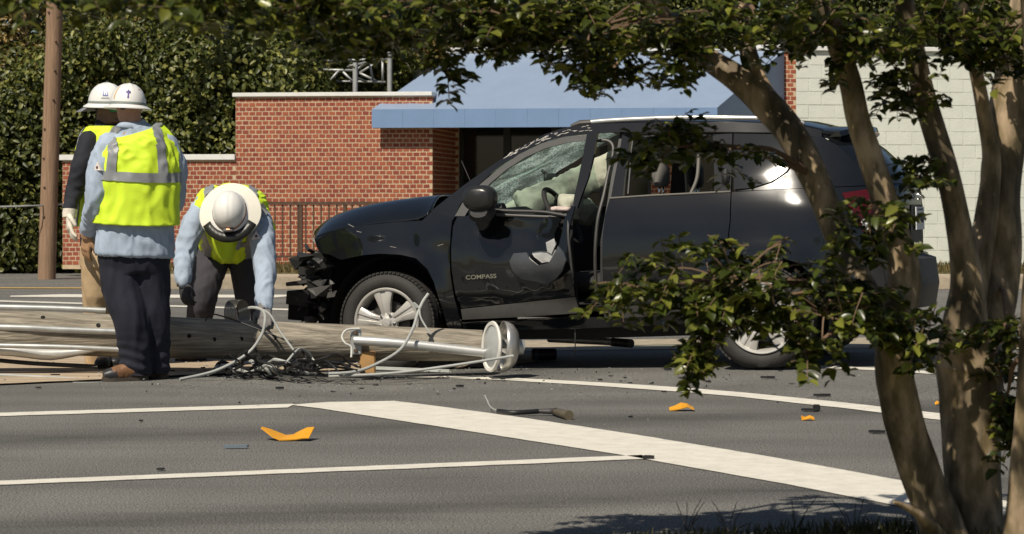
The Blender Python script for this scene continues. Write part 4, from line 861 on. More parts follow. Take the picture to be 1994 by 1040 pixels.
def head(par, c, fwd, up, skin, beard=False, hair=True):
    # c = centre of the head; continuous head + neck, with nose, ears
    fwd = V(fwd).normalized(); up = (V(up)-fwd*V(up).dot(fwd)).normalized(); sd_ = fwd.cross(up)
    mb = MB(); c = V(c)
    mb.etube([(c-up*.115+fwd*.045, .035, .03), (c-up*.10+fwd*.035, .055, .06), (c-up*.05+fwd*.012, .068, .09), (c, .075, .098), (c+up*.05, .077, .1), (c+up*.09, .065, .085), (c+up*.115, .03, .04)], sd_, 24)
    mb.etube([(c-up*.03-fwd*.02, .056, .062), (c-up*.10-fwd*.03, .058, .062), (c-up*.17-fwd*.04, .068, .068), (c-up*.22-fwd*.045, .085, .075)], sd_, 18)
    mb.etube([(c+up*.012+fwd*.09, .010, .012), (c-up*.012+fwd*.108, .015, .016), (c-up*.030+fwd*.105, .018, .016), (c-up*.04+fwd*.09, .012, .01)], sd_, 10)
    for s in (-1, 1):
        mb.lathe([(.001, -.008), (.02, -.006), (.024, .002), (.012, .008), (.001, .006)], c+sd_*s*.080-fwd*.005-up*.012, sd_*s, 14, up, (1.35, .8))
    mb.etube([(c-up*.062+fwd*.09, .026, .006), (c-up*.07+fwd*.097, .026, .008), (c-up*.08+fwd*.09, .022, .006)], sd_, 12)
    hd = link('head', remesh(mb, .007, 3), skin, par)
    for s in (-1, 1):
        e = MB(); e.lathe([(.012*math.cos(a), .012*math.sin(a)) for a in np.linspace(-1.5, 1.5, 9)], c+sd_*s*.032+fwd*.083+up*.008, fwd, 12); e.build('eye', mat('eye', (.1, .08, .07), .2), hd)
    if hair:
        h = MB(); h.etube([(c-up*.045-fwd*.045, .058, .058), (c-up*.025-fwd*.028, .073, .078), (c+up*.0-fwd*.022, .077, .084), (c+up*.03-fwd*.02, .06, .07)], sd_, 24); h.build('hair', HAIR, hd)
    return hd
def hardhat(name, label, c, fwd, up, brim=.045, shade=None, group='white hard hats'):
    fwd = V(fwd).normalized(); up = (V(up)-fwd*V(up).dot(fwd)).normalized(); sd_ = fwd.cross(up); c = V(c)
    t = thing(name, label, 'hard hat', c, group); mb = MB(); rings = []; n = 48
    for k in range(15):
        f = k/14*math.pi/2; r = math.cos(f)**.85; h = .138*math.sin(f); ring = []
        for i in range(n):
            a = 2*math.pi*i/n; x, y = math.cos(a), math.sin(a)
            rib = 1+.035*math.exp(-((abs(x*.112*r)-0)/.013)**2)*math.sin(f)+.02*math.exp(-((abs(x*.112*r)-.035)/.008)**2)*math.sin(f)
            ring.append(c+(sd_*x*.112*r+fwd*y*.138*r)*1+up*h*rib)
        rings.append(ring)
    mb.loft(rings, False); mb.add(rings[-1], [tuple(range(n))]); sh = mb.build('shell', HAT, t); 
    b = MB(); rr = []
    for (e, z) in ((.0, .004), (.4, -.004), (.9, -.014), (1.0, -.017), (1.0, -.023), (.9, -.020), (0, -.004)):
        rr.append([c+sd_*math.cos(2*math.pi*i/n)*(.111+brim*e)+fwd*math.sin(2*math.pi*i/n)*(.137+brim*e*(1.15 if math.sin(2*math.pi*i/n) > 0 else .9))+up*z for i in range(n)])
    b.loft(rr, False); b.build('brim', HAT, t)
    hb = MB(); rr = [[c+sd_*math.cos(2*math.pi*i/n)*r+fwd*math.sin(2*math.pi*i/n)*(r+.026)+up*z for i in range(n)] for r, z in ((.1135, .004), (.1145, .012), (.1125, .020))]
    hb.loft(rr, False); hb.build('band', shade or mat('grey_band', (.22, .25, .23), .6), t)
    return t, sd_, fwd, up
def vest(par, secs, Lx, stripes, n=140, off=.030, ex=2.3, sub=8):
    # secs = torso sections from hem to neck; stripes(fn of lateral coord, height fraction) -> bool
    c_ = [V(s[0]) for s in secs]; pp = smooth_path(c_, sub); r1 = smooth_r([s[1] for s in secs], sub); r2 = smooth_r([s[2] for s in secs], sub); K = len(pp); mb = MB(); grid = []
    for k in range(K):
        t = (pp[min(K-1, k+1)]-pp[max(0, k-1)]).normalized(); l = (Lx-t*Lx.dot(t)).normalized(); f = t.cross(l)
        for i in range(n):
            a = 2*math.pi*i/n; c, q = math.cos(a), math.sin(a); x = math.copysign(abs(c)**(2/ex), c); y = math.copysign(abs(q)**(2/ex), q)
            d = l*x+f*y; w = noise.noise(V((x*2.5, y*2.5, k/K*2.2))+V((3, 1, 2)))*.015+.008*noise.noise(V((x*5, y*5, k/K*4)))
            w += .010*(1-2*abs(noise.noise(V((x*4+k/K*3, y*4, k/K*7)))))
            grid.append(pp[k]+l*(r1[k]+off+w)*x+f*(r2[k]+off+w)*y)
    ys, ss = [], []
    for k in range(K-1):
        for i in range(n):
            j = (i+1) % n; f = (k*n+i, k*n+j, (k+1)*n+j, (k+1)*n+i); lat = math.cos(2*math.pi*(i+.5)/n)*r1[k]; dep = math.sin(2*math.pi*(i+.5)/n)
            (ss if stripes(lat, (k+.5)/(K-1), dep) else ys).append(f)
    y = MB(); y.v = [tuple(v) for v in grid]; y.f = ys+ss; vo = y.build('vest', HIVIS, par); vo.modifiers.new('t', 'SOLIDIFY').thickness = .004
    # raise tape 3 mm
    me = vo.data; nv = [v.normal.copy() for v in me.vertices]; tp = MB(); tp.v = [tuple(V(grid[i])+(nv[i] if i < len(nv) else V())*.003) for i in range(len(grid))]; tp.f = ss
    if ss:
        m2 = bpy.data.meshes.new('reflective_tape'); bm = bmesh.new(); bv = [bm.verts.new(v) for v in tp.v]
        cen = sum((V(v) for v in grid), V())/len(grid)
        for f in ss: bm.faces.new([bv[i] for i in f])
        for v in bv:
            if not v.link_faces: bm.verts.remove(v)
        bmesh.ops.recalc_face_normals(bm, faces=bm.faces)
        bm.normal_update()
        if sum((f.calc_center_median()-cen).dot(f.normal) for f in bm.faces) < 0: bmesh.ops.reverse_faces(bm, faces=bm.faces)
        bm.normal_update()
        for v in bm.verts: v.co += v.normal*.004
        bm.to_mesh(m2); bm.free(); link('reflective_tape', m2, STRIPE, vo)
    return vo
UP = V((0, 0, 1))
# --- worker with his back to us
D1 = 15.05
w1 = thing('person', 'person in pale blue shirt and yellow vest standing with back turned beside the pole', 'person', P(268, 742, D1), 'line workers')
L1 = V((1, .12, 0)).normalized(); q = lambda x, y, d=D1: P(x, y, d)
tors = [(q(262, 498, 15.12), .242, .17), (q(263, 470, 15.12), .238, .172), (q(265, 440, 15.12), .230, .172), (q(266, 395, 15.11), .228, .168), (q(268, 350, 15.10), .232, .165), (q(269, 315, 15.09), .228, .155), (q(269, 290, 15.08), .215, .14), (q(266, 268, 15.07), .165, .115), (q(262, 254, 15.06), .095, .085), (q(258, 243, 15.06), .07, .07)]
mb = MB(); mb.etube(tors, L1, 40)
limb(mb, [q(214, 284, 15.06), q(200, 320, 15.02), q(192, 370, 15.0), q(184, 405, 15.03)], [.078, .084, .078, .066]); limb(mb, [q(184, 405, 15.03), q(178, 428, 15.12), q(174, 450, 15.2)], [.066, .058, .052])
limb(mb, [q(322, 284, 15.10), q(337, 320, 15.13), q(341, 360, 15.17), q(339, 395, 15.24)], [.076, .078, .07, .06]); limb(mb, [q(339, 395, 15.24), q(325, 405, 15.38), q(300, 402, 15.48)], [.06, .054, .045])
link('shirt', remesh(mb, .011, 1, .012, 9, (1.5, 1.5, .8)), SHIRT, w1)
mb = MB(); limb(mb, [q(236, 492, 15.13), q(238, 560, 15.1), q(254, 620, 15.06), q(262, 675, 15.08), q(264, 722, 15.10)], [.135, .125, .105, .098, .095]); limb(mb, [q(290, 492, 15.13), q(296, 560, 15.15), q(303, 620, 15.15), q(305, 675, 15.2), q(306, 722, 15.22)], [.125, .112, .088, .08, .078])
mb.etube([(q(262, 470, 15.12), .21, .15), (q(262, 500, 15.13), .225, .16), (q(263, 530, 15.13), .2, .14)], L1, 24)
tr = remesh(mb, .012, 2, .010, 7, (1.5, 1.5, .6))
for v in tr.vertices:
    if v.co.z < .32: k_ = (1-v.co.z/.32); cx_ = q(264, 700).x if v.co.x < q(285, 700).x else q(306, 700).x; v.co.x += (v.co.x-cx_)*.10*k_*math.sin(v.co.z*95+3*noise.noise(v.co*6)); v.co.y -= .008*k_*math.sin(v.co.z*95+3*noise.noise(v.co*6))
    v.co.z = max(v.co.z, .035)
link('trousers', tr, NAVYP, w1)
boot(w1, q(283, 740, 15.08).xy.to_3d()+V((0, 0, .0)), q(203, 740, 14.98).xy.to_3d(), BOOT, .10, BBOOT); boot(w1, q(318, 738, 15.2).xy.to_3d(), q(276, 738, 15.45).xy.to_3d(), BOOT, .10)
hc = q(252, 203, 15.08); head(w1, hc, V((-.55, .8, 0)), UP, SKIN)
mb = MB(); mb.etube([(q(256, 250, 15.06), .098, .09), (q(257, 243, 15.06), .085, .082), (q(257, 238, 15.06), .075, .075)], L1, 24, caps=False); mb.build('collar', SHIRT, w1).modifiers.new('t', 'SOLIDIFY').thickness = .008
vt = [(q(265, 434, 15.12), .236, .176)]+tors[3:9]
def st1(lat, h, dep):
    if .33 < h < .42: return True
    return abs(abs(lat)-(.125-.035*max(0, h-.5))) < .026 and h > .4
vest(w1, vt, L1, st1)
hand('glove', q(173, 452, 15.2), q(166, 490, 15.22), V((.6, .6, 0)), V((.5, .5, -.1)), GLT, w1, .55, 1.15); hand('glove', q(300, 402, 15.48), q(280, 405, 15.55), V((0, 0, -1)), V((0, -1, 0)), GLT, w1, .6)
mb = MB(); mb.tube([q(172, 452, 15.19), q(171, 462, 15.2)], [.05, .045], 14); mb.build('glove_cuff', GLT, w1)
h1, s1, f1_, u1 = hardhat('hard_hat', 'white hard hat with purple cross worn by the worker facing away', q(249, 206, 15.09), V((-.35, .93, 0)), V((.06, 0, 1)), .038)
PUR = mat('purple_sticker', (.06, .035, .20), .5); YEL = mat('yellow_sticker', (.6, .36, .03), .5)
def decal(par, hatc, sd_, fwd, up, boxes, m, name):      # small plates bent onto the shell
    for (a, f, wa, hf) in boxes:
        mb = MB()
        for i in range(5):
            for j in range(5):
                aa = a+wa*(i/4-.5); ff = f+hf*(j/4-.5); r = math.cos(ff)**.85
                mb.v.append(tuple(hatc+(sd_*math.cos(aa)*.112*r+fwd*math.sin(aa)*.138*r)*1.012+up*(.138*math.sin(ff)*1.012)))
        mb.f += [(i*5+j, (i+1)*5+j, (i+1)*5+j+1, i*5+j+1) for i in range(4) for j in range(4)]; mb.build(name, m, par)
hp = q(249, 206, 15.09)
def ang(sd_, fwd, dirv): return math.atan2(V(dirv).dot(fwd)/1.0, V(dirv).dot(sd_))
ac_ = ang(s1, f1_, V((.10, -1, 0)))
decal(h1, hp, s1, f1_, u1, [(ac_, .52, .10, .44), (ac_, .60, .30, .13)], PUR, 'cross_sticker'); decal(h1, hp, s1, f1_, u1, [(ang(s1, f1_, V((-.72, -.7, 0))), .62, .07, .75)], YEL, 'yellow_sticker')
def patch(par, x, y, d, nrm, size=.055):
    nrm = V(nrm).normalized(); X = UP.cross(nrm).normalized(); Y = nrm.cross(X); O = P(x, y, d)+nrm*.0
    mb = MB(); pts = [O-X*size*.55-Y*size*.4, O+X*size*.55-Y*size*.4, O+Y*size*.6]; mb.loft([[p-nrm*.02 for p in pts], [p+nrm*.004 for p in pts]]); pa = mb.build('sleeve_patch', mat('pale_patch', (.66, .6, .57), .8), par, False)
    mb = MB(); mb.lathe([(0, .006), (size*.17, .006), (size*.17, .002)], O-Y*size*.08, nrm, 12); mb.build('patch_emblem', mat('dark_emblem', (.10, .05, .05), .8), pa, False)
    return pa
patch(w1, 190, 325, 14.925, V((-.55, -.8, .1)))
# --- worker half hidden behind him
D3 = 16.2; q3 = lambda x, y, d=D3: P(x, y, d)
w3 = thing('person', 'person in dark long sleeves and yellow vest, partly hidden behind the standing worker', 'person', q3(205, 716), 'line workers')
L3 = V((.85, -.5, 0)).normalized()
tors3 = [(q3(212, 500), .20, .14), (q3(212, 450), .20, .145), (q3(211, 380), .20, .145), (q3(210, 320), .205, .14), (q3(209, 285), .19, .125), (q3(208, 262), .15, .10), (q3(208, 246), .085, .08), (q3(208, 232), .062, .062)]
mb = MB(); mb.etube(tors3, L3, 36); limb(mb, [q3(174, 275, 16.1), q3(160, 320, 16.05), q3(148, 365, 16.05), q3(140, 390, 16.02), q3(135, 412, 15.98)], [.07, .068, .06, .052, .045]); limb(mb, [q3(245, 275, 16.3), q3(262, 330, 16.35), q3(268, 380, 16.3), q3(262, 430, 16.2)], [.07, .066, .058, .046])
link('shirt', remesh(mb, .013, 3, .008, 11), NAVYS, w3)
mb = MB(); limb(mb, [q3(190, 500), q3(190, 560), q3(188, 620, 16.25), q3(188, 705, 16.3)], [.11, .098, .082, .075]); limb(mb, [q3(226, 500), q3(226, 560, 16.25), q3(224, 620, 16.3), q3(222, 700, 16.4)], [.11, .098, .082, .075]); mb.etube([(q3(210, 480), .185, .14), (q3(208, 520), .19, .14)], L3, 20); link('trousers', remesh(mb, .012, 2, .010, 7, (1.5, 1.5, .6)), TANP, w3)
boot(w3, q3(208, 716, 16.25).xy.to_3d(), q3(196, 716, 15.95).xy.to_3d(), BBOOT); boot(w3, q3(228, 716, 16.4).xy.to_3d(), q3(224, 716, 16.1).xy.to_3d(), BBOOT)
head(w3, q3(212, 213, 16.18), V((.75, -.62, -.1)), UP, SKIND, True)
vest(w3, [(q3(212, 440), .208, .15)]+tors3[2:7], L3, lambda lat, h, dep: (.3 < h < .38) or (abs(abs(lat)-.115) < .028))
hand('glove', q3(135, 414, 15.98), q3(137, 450, 15.93), V((.8, .2, 0)), V((.4, -.8, 0)), GLW, w3, .5, 1.25); hand('glove', q3(262, 430, 16.2), q3(258, 460, 16.15), V((-.8, 0, 0)), V((0, -.8, 0)), GLW, w3, .5, 1.1)
mb = MB(); mb.tube([q3(136, 408, 15.98), q3(135, 424, 15.97)], [.05, .046], 14); mb.build('glove_cuff', GLW, w3)
h3, s3, f3, u3 = hardhat('hard_hat', 'white hard hat with blue emblem and dark neck shade, leftmost worker', q3(208, 202, 16.18), V((.75, -.62, -.05)), V((-.08, 0, 1)), .036)
mb = MB(); rr = []
for k in range(15):
    a = math.radians(150+k*14); d = s3*math.cos(a)+f3*math.sin(a); o = q3(208, 203, 16.18); rr.append((o+s3*math.cos(a)*.115+f3*math.sin(a)*.142-u3*.008, o+s3*math.cos(a)*.19+f3*math.sin(a)*.225-u3*.05))
mb.add([p for r in rr for p in r], [(2*k, 2*k+1, 2*k+3, 2*k+2) for k in range(14)]); mb.build('neck_shade', mat('grey_neck_shade', (.16, .17, .19), .7), h3).modifiers.new('t', 'SOLIDIFY').thickness = .004
hp3 = q3(208, 202, 16.18); am = ang(s3, f3, V((-.02, -1, 0)))
decal(h3, hp3, s3, f3, u3, [(am-.13, .55, .045, .26), (am+.13, .55, .045, .26), (am, .50, .045, .18), (am, .43, .30, .06), (am, .74, .06, .06)], mat('blue_emblem', (.08, .12, .34), .5), 'emblem'); decal(h3, hp3, s3, f3, u3, [(am, .30, .45, .07)], mat('grey_lettering', (.35, .35, .37), .5), 'lettering')
mb = MB(); g = q3(222, 213, 16.09); mb.box(g, .03, .008, .017); mb.build('safety_glasses', mat('green_glasses', (.02, .22, .08), .15), w3, True, .006)
# --- worker bending over the pole towards us
w2 = thing('person', 'person in pale blue shirt and grey trousers bending over the fallen pole', 'person', P(440, 705, 16.8), 'line workers')
L2 = V((1, .05, 0)).normalized()
tors2 = [(P(446, 500, 16.80), .16, .13), (P(446, 470, 16.78), .175, .15), (P(446, 440, 16.62), .185, .15), (P(448, 418, 16.45), .20, .145), (P(450, 406, 16.30), .215, .135), (P(450, 404, 16.20), .20, .11), (P(450, 406, 16.10), .10, .08)]
mb = MB(); mb.etube(tors2, L2, 36)
limb(mb, [P(398, 402, 16.25), P(376, 440, 16.15), P(361, 488, 16.1), P(357, 520, 16.03), P(357, 548, 15.98)], [.078, .076, .068, .055, .048]); limb(mb, [P(502, 425, 16.22), P(512, 470, 16.1), P(516, 525, 16.0), P(515, 565, 15.9), P(514, 598, 15.84)], [.082, .08, .07, .06, .052])
link('shirt', remesh(mb, .011, 1, .012, 9, (1.5, 1.5, .8)), SHIRT, w2)
mb = MB(); limb(mb, [P(420, 480, 16.85), P(406, 530, 16.72), P(394, 585, 16.66), P(386, 640, 16.75), P(380, 694, 16.85)], [.125, .112, .092, .08, .078]); limb(mb, [P(470, 480, 16.85), P(480, 530, 16.76), P(484, 585, 16.72), P(484, 640, 16.8), P(482, 694, 16.9)], [.12, .105, .088, .078, .075]); mb.etube([(P(446, 500, 16.9), .15, .12), (P(446, 470, 16.85), .175, .15), (P(446, 450, 16.75), .17, .14)], L2, 24)
link('trousers', remesh(mb, .012, 2, .010, 7, (1.5, 1.5, .6)), GREYP, w2)
boot(w2, P(392, 705, 16.85).xy.to_3d(), P(352, 705, 16.7).xy.to_3d(), BOOT, .10); boot(w2, P(488, 705, 16.95).xy.to_3d(), P(480, 705, 16.65).xy.to_3d(), BOOT, .10)
def st2(lat, h, dep): return abs(abs(lat)-.115) < .026 or .22 < h < .30
vest(w2, tors2[1:6]+[(P(450, 405, 16.14), .15, .10)], L2, st2, off=.030)
# vest front hanging down
mb = MB(); nu = 16; nv_ = 10
for j in range(nv_):
    t = j/(nv_-1)
    for i in range(nu):
        s = i/(nu-1); x = lerp(394, 482, s); wdt = 1-.62*t**1.6; x = 440+(x-438)*wdt; y = lerp(428, 512, t)-14*(2*s-1)**2*t+3*math.sin(s*15+t*3)*t
        mb.v.append(tuple(P(x, y, 16.12+.10*t+.05*(2*s-1)**2+.02*math.sin(s*13+t*4))))
fy = [(j*nu+i, j*nu+i+1, (j+1)*nu+i+1, (j+1)*nu+i) for j in range(nv_-1) for i in range(nu-1)]; mb.f += fy
vf = mb.build('vest_front', HIVIS, w2); vf.modifiers.new('t', 'SOLIDIFY').thickness = .006
mb = MB(); mb.tube(smooth_path([P(474, 432, 16.09), P(472, 455, 16.12), P(462, 485, 16.16)], 4), .017, 4); mb.build('reflective_tape', STRIPE, vf)
mb = MB(); mb.add([P(494, 400, 16.16), P(522, 405, 16.2), P(538, 446, 16.24), P(524, 458, 16.22), P(500, 440, 16.12)], [(0, 1, 2, 3, 4)]); mb.build('vest_flap', HIVIS, w2, False).modifiers.new('t', 'SOLIDIFY').thickness = .006
mb = MB(); mb.add([P(500, 398, 16.14), P(512, 396, 16.14), P(524, 414, 16.17), P(508, 426, 16.11)], [(0, 1, 2, 3)]); mb.build('reflective_tape', STRIPE, vf, False).modifiers.new('t', 'SOLIDIFY').thickness = .004
fw2 = V((.02, -.42, -.90)); up2 = V((-.05, -.88, .47))
hc2 = P(446, 420, 16.02); head(w2, hc2, fw2, up2, SKIN)
hatc = P(447, 412, 15.99)
h2, s2, f2, u2 = hardhat('hard_hat', 'white hard hat with wide cream sunshade on the bending worker', hatc, fw2, up2, .03, mat('orange_band', (.42, .13, .06), .6))
mb = MB(); n = 48; rr = []
for (r, z) in ((.125, -.006), (.16, -.016), (.205, -.032), (.207, -.036), (.16, -.021), (.125, -.011)):
    rr.append([hatc+s2*math.cos(2*math.pi*i/n)*r+f2*math.sin(2*math.pi*i/n)*(r+.018)*(1.0 if math.sin(2*math.pi*i/n) < 0 else .86)+u2*z for i in range(n)])
mb.loft(rr, False); mb.build('sunshade', HATO, h2)
mb = MB(); K = 13
for k in range(K):
    a = math.radians(25+k*130/(K-1)); d0 = s2*math.cos(a)*.14+f2*math.sin(a)*.15; d1 = s2*math.cos(a)*.195+f2*math.sin(a)*.215; mb.v += [tuple(hatc+d0-u2*.004), tuple(hatc+d1-u2*.024)]
mb.f += [(2*k, 2*k+1, 2*k+3, 2*k+2) for k in range(K-1)]; mb.build('dark_visor', mat('dark_visor', (.02, .02, .018), .4), h2).modifiers.new('t', 'SOLIDIFY').thickness = .004
lp = hatc+f2*.142+u2*.018; mb = MB(); mb.box(lp, .032, .016, .016, Matrix((s2, f2, u2)).transposed()); hl = mb.build('headlamp', DUSTP, h2, False, .004); mb = MB(); mb.box(lp+u2*.017, .012, .009, .003, Matrix((s2, f2, u2)).transposed()); mb.build('lamp_lens', mat('orange_lens', (.7, .26, .03), .3), hl, False)
patch(w2, 499, 459, 16.015, V((.1, -.95, .3)))
hand('glove', P(357, 549, 15.98), P(360, 572, 15.96), V((.6, .6, -.2)), V((.8, -.3, 0)), GLD, w2, 1.0, 1.1)
hand('glove', P(514, 598, 15.84), P(515, 628, 15.72), V((0, .8, -.5)), V((-1, 0, 0)), GLG, w2, .38, 1.15)
mb = MB(); mb.tube([P(514, 592, 15.85), P(514, 606, 15.82)], [.05, .047], 14); mb.build('glove_cuff', GLG, w2)
mb = MB(); mb.tube([P(357, 542, 15.99), P(357, 556, 15.97)], [.048, .045], 14); mb.build('glove_cuff', GLG, w2)
# ---------------------------------------------------------------- fallen pole and wreckage
OLDW = mat('weathered_pole_wood', (.22, .19, .145), .9, var=.6, scale=9, bump=1.0, bscale=16, stretch=(.18, 4, 4), col2=(.40, .355, .28))
GP = mat('galvanised_pipe', (.42, .43, .42), .45, .45, var=.2, scale=9); ALU = mat('pale_aluminium', (.55, .55, .53), .4, .5, var=.12)
fp = thing('fallen_pole', 'weathered grey wooden utility pole lying broken across the median', 'pole', P(470, 690, 15.8))
pp = [(P(x, y, d), r) for x, y, d, r in ((-500, 640, 15.5, .150), (0, 647, 15.7, .143), (330, 657, 15.78, .136), (640, 666, 15.86, .120), (940, 673, 15.95, .102))]
sp_ = smooth_path([p for p, r in pp], 14); sr = smooth_r([r for p, r in pp], 14); mb = MB(); n = 40; rings = []
for k, (p, r) in enumerate(zip(sp_, sr)):
    rings.append([p+V((random.uniform(-.004, .004) if k == len(sp_)-1 else 0, math.cos(2*math.pi*i/n), math.sin(2*math.pi*i/n)))*(r*(1-.02*abs(noise.noise(V((i*.9, k*.12, 2))))-.035*max(0, noise.noise(V((math.cos(2*math.pi*i/n)*4, math.sin(2*math.pi*i/n)*4, k*.05)))-.25))) for i in range(n)])
mb.loft(rings); mb.build('shaft', OLDW, fp)
HOLE = mat('bolt_hole', (.006, .005, .004), .9)
for x, y in ((368, 654), (417, 661), (470, 660), (535, 658), (80, 617), (190, 633)):
    f = interp([-500, 0, 330, 640, 940], [0, 1, 2, 3, 4], x); i = min(3, int(f)); c = pp[i][0].lerp(pp[i+1][0], f-i); r = lerp(pp[i][1], pp[i+1][1], f-i); c.x = P(x, y, c.y-r).x
    dz = P(x, y, c.y-r).z-c.z; dz = max(-r*.8, min(r*.8, dz)); an = math.asin(dz/r); d = V((0, -math.cos(an), math.sin(an))); mb = MB(); mb.lathe([(0, .002), (.014, .002), (.016, -.01)], c+d*(r-.003), d, 12); mb.build('bolt_hole', HOLE, fp)
def polepipe(name, pts, r, m, label, cat='pipe', k=4, par=None, n=12, grp=None):
    mb = MB(); mb.tube(smooth_path([P(*p) for p in pts], k), r, n)
    o = mb.build(name, m, par)
    if par is None: setp(o, label, cat, grp)
    return o
polepipe('conduit', [(-400, 590, 15.45), (0, 598, 15.48), (120, 601, 15.5), (206, 605, 15.52)], .019, GP, 'upper grey steel conduit pipe lying along the left end of the pole')
polepipe('conduit', [(-400, 630, 15.36), (0, 637, 15.40), (120, 642, 15.44), (226, 646, 15.48)], .020, GP, 'lower grey steel conduit pipe strapped along the pole front')
polepipe('conduit', [(-300, 668, 15.42), (0, 673, 15.44), (130, 676, 15.46), (235, 681, 15.5)], .016, GP, 'thin dark grey pipe under the left end of the pole')
mb = MB(); mb.tube(smooth_path([P(-200, 680, 15.5), P(0, 682, 15.55), P(100, 690, 15.6), P(190, 680, 15.62)], 5), smooth_r([.03, .035, .04, .012], 5), 12); setp(mb.build('lamp_arm', ALU), 'pale tapered metal arm lying under the left end of the pole', 'lamp arm')
# street lamp head on its arm
lamp = thing('street_lamp', 'broken street lamp with silver bowl and pale arm on the end of the pole', 'street lamp', P(960, 710, 15.6))
mb = MB(); mb.tube(smooth_path([P(690, 663, 15.68), P(760, 667, 15.66), P(850, 676, 15.66), P(944, 687, 15.66)], 4), .031, 14); mb.build('arm', ALU, lamp)
mb = MB(); c = P(693, 665, 15.70); mb.box(c, .036, .012, .085); mb.build('bracket', GP, lamp, False, .006)
for dz in (.055, -.06): mb = MB(); mb.lathe([(0, .02), (.013, .018), (.015, 0)], c+V((0, -.012, dz)), (0, -1, 0), 8); mb.build('bolt', RUST, lamp)
ax = V((-.93, -.36, .06)).normalized(); lc = P(961, 675, 15.58)
mb = MB(); mb.lathe([(.155, .0), (.165, .012), (.160, .024), (.14, .022), (.135, .006)], lc, ax, 36, UP, (1, 1)); mb.build('lens_ring', mat('white_ring', (.68, .66, .6), .5), lamp)
mb = MB(); mb.lathe([(.138, .012), (.09, .035), (.03, .042), (0, .043)], lc, ax, 32, UP); mb.build('glass_lens', mat('frosted_lens', (.36, .37, .36), .25, var=.15), lamp)
mb = MB(); lc2 = P(979, 675, 15.62); mb.lathe([(.165, .01), (.163, -.02), (.150, -.05), (.115, -.082), (.06, -.10), (.0, -.104)], lc2, V((-.97, -.22, .10)), 36, UP); mb.build('bowl', mat('spun_aluminium', (.52, .51, .48), .32, .7, var=.1), lamp).modifiers.new('t', 'SOLIDIFY').thickness = .005
mb = MB(); mb.tube([lc2+V((.08, .02, 0)), lc2+V((.135, .03, -.01))], [.055, .045], 14); mb.build('ballast_cap', GP, lamp)
mb = MB(); mb.tube([lc2+V((-.02, -.02, .02)), lc2+V((.09, .02, .01))], [.03, .025], 10); mb.build('bulb_socket', ALU, lamp)
BLKC = mat('black_cable', (.012, .012, .012), .5, var=.2); GRC = mat('grey_service_cable', (.36, .37, .35), .6, var=.15)
def cable(pts, r, m, label, k=8): 
    mb = MB(); mb.tube(smooth_path([P(*p) for p in pts], k), r, 8); return setp(mb.build('cable', m), label, 'cable')
cable([(466, 606, 15.75), (490, 599, 15.6), (512, 605, 15.5), (516, 625, 15.42), (508, 655, 15.4), (480, 690, 15.35), (420, 722, 15.2), (350, 739, 15.05)], .010, GRC, 'grey cable arching from the hand down to the standing boots')
cable([(500, 598, 15.62), (525, 612, 15.5), (545, 645, 15.45), (572, 682, 15.35)], .007, GRC, 'thin grey cable dropping past the grey glove onto the black heap')
cable([(834, 572, 15.75), (822, 590, 15.72), (812, 615, 15.68), (804, 640, 15.6), (780, 680, 15.5), (735, 708, 15.4), (690, 724, 15.3), (640, 728, 15.25)], .010, GRC, 'grey cable rising before the front wheel')
cable([(812, 600, 15.7), (806, 590, 15.7), (816, 600, 15.69), (820, 620, 15.66), (838, 650, 15.62)], .006, GRC, 'short frayed wire end with clamp before the front tyre')
cable([(640, 733, 15.3), (760, 727, 15.3), (880, 712, 15.32), (1000, 693, 15.35)], .009, GRC, 'long pale cable running to the lamp bowl')
cable([(700, 640, 15.68), (676, 642, 15.66), (666, 655, 15.64), (672, 668, 15.62), (684, 676, 15.62), (684, 696, 15.6)], .007, mat('white_wire', (.6, .6, .56), .5), 'white wire loop at the lamp bracket')
cable([(-60, 728, 15.3), (60, 733, 15.25), (130, 737, 15.15), (205, 742, 15.1)], .010, GRC, 'pale cable along the near edge of the median')
cable([(-60, 741, 15.0), (60, 744, 14.95), (190, 747, 14.9)], .007, GRC, 'second thin pale cable on the median edge at far left')
cable([(400, 625, 15.68), (410, 612, 15.66), (440, 618, 15.6), (500, 640, 15.55), (570, 668, 15.5)], .005, BLKC, 'thin black wire draped over the pole below the bending worker')
cable([(0, 702, 15.62), (70, 708, 15.6), (190, 714, 15.6)], .014, BLKC, 'black cable lying on the median behind the brown boot')
# black cable heap: every loop its own object
rc = random.Random(11)
for k in range(26):
    x0 = rc.uniform(420, 640); y0 = rc.uniform(712, 738); pts = []
    w_ = rc.uniform(40, 110); h_ = rc.uniform(6, 44); d0 = rc.uniform(15.3, 15.6)
    for j in range(7):
        t = j/6; pts.append((x0+w_*(t-.3)+rc.uniform(-8, 8), min(y0, 737)-h_*math.sin(math.pi*t)**1.3+rc.uniform(-3, 3), d0+.15*math.cos(t*5+k)))
    mb = MB(); mb.tube(smooth_path([P(*p) for p in pts], 5), rc.choice((.006, .008, .011)), 7)
    setp(mb.build('loose_cable', BLKC if k % 5 else GRC), 'loop of %s cable in the tangled heap under the pole' % ('black' if k % 5 else 'grey'), 'cable', 'tangled cables under the pole')
coil = thing('wire_coil', 'coil of thin steel wire standing behind the pole below the bending worker', 'wire coil', P(462, 640, 16.15))
for k in range(9):
    mb = MB(); c = P(452+k*2.6, 612, 16.12+.01*k); mb.lathe([(.095+.004*math.cos(a), .004*math.sin(a)) for a in np.linspace(0, 2*math.pi, 9)], c, V((.9, -.42, .1)), 30, UP); mb.build('turn', mat('steel_wire', (.22, .21, .19), .4, .7), coil)
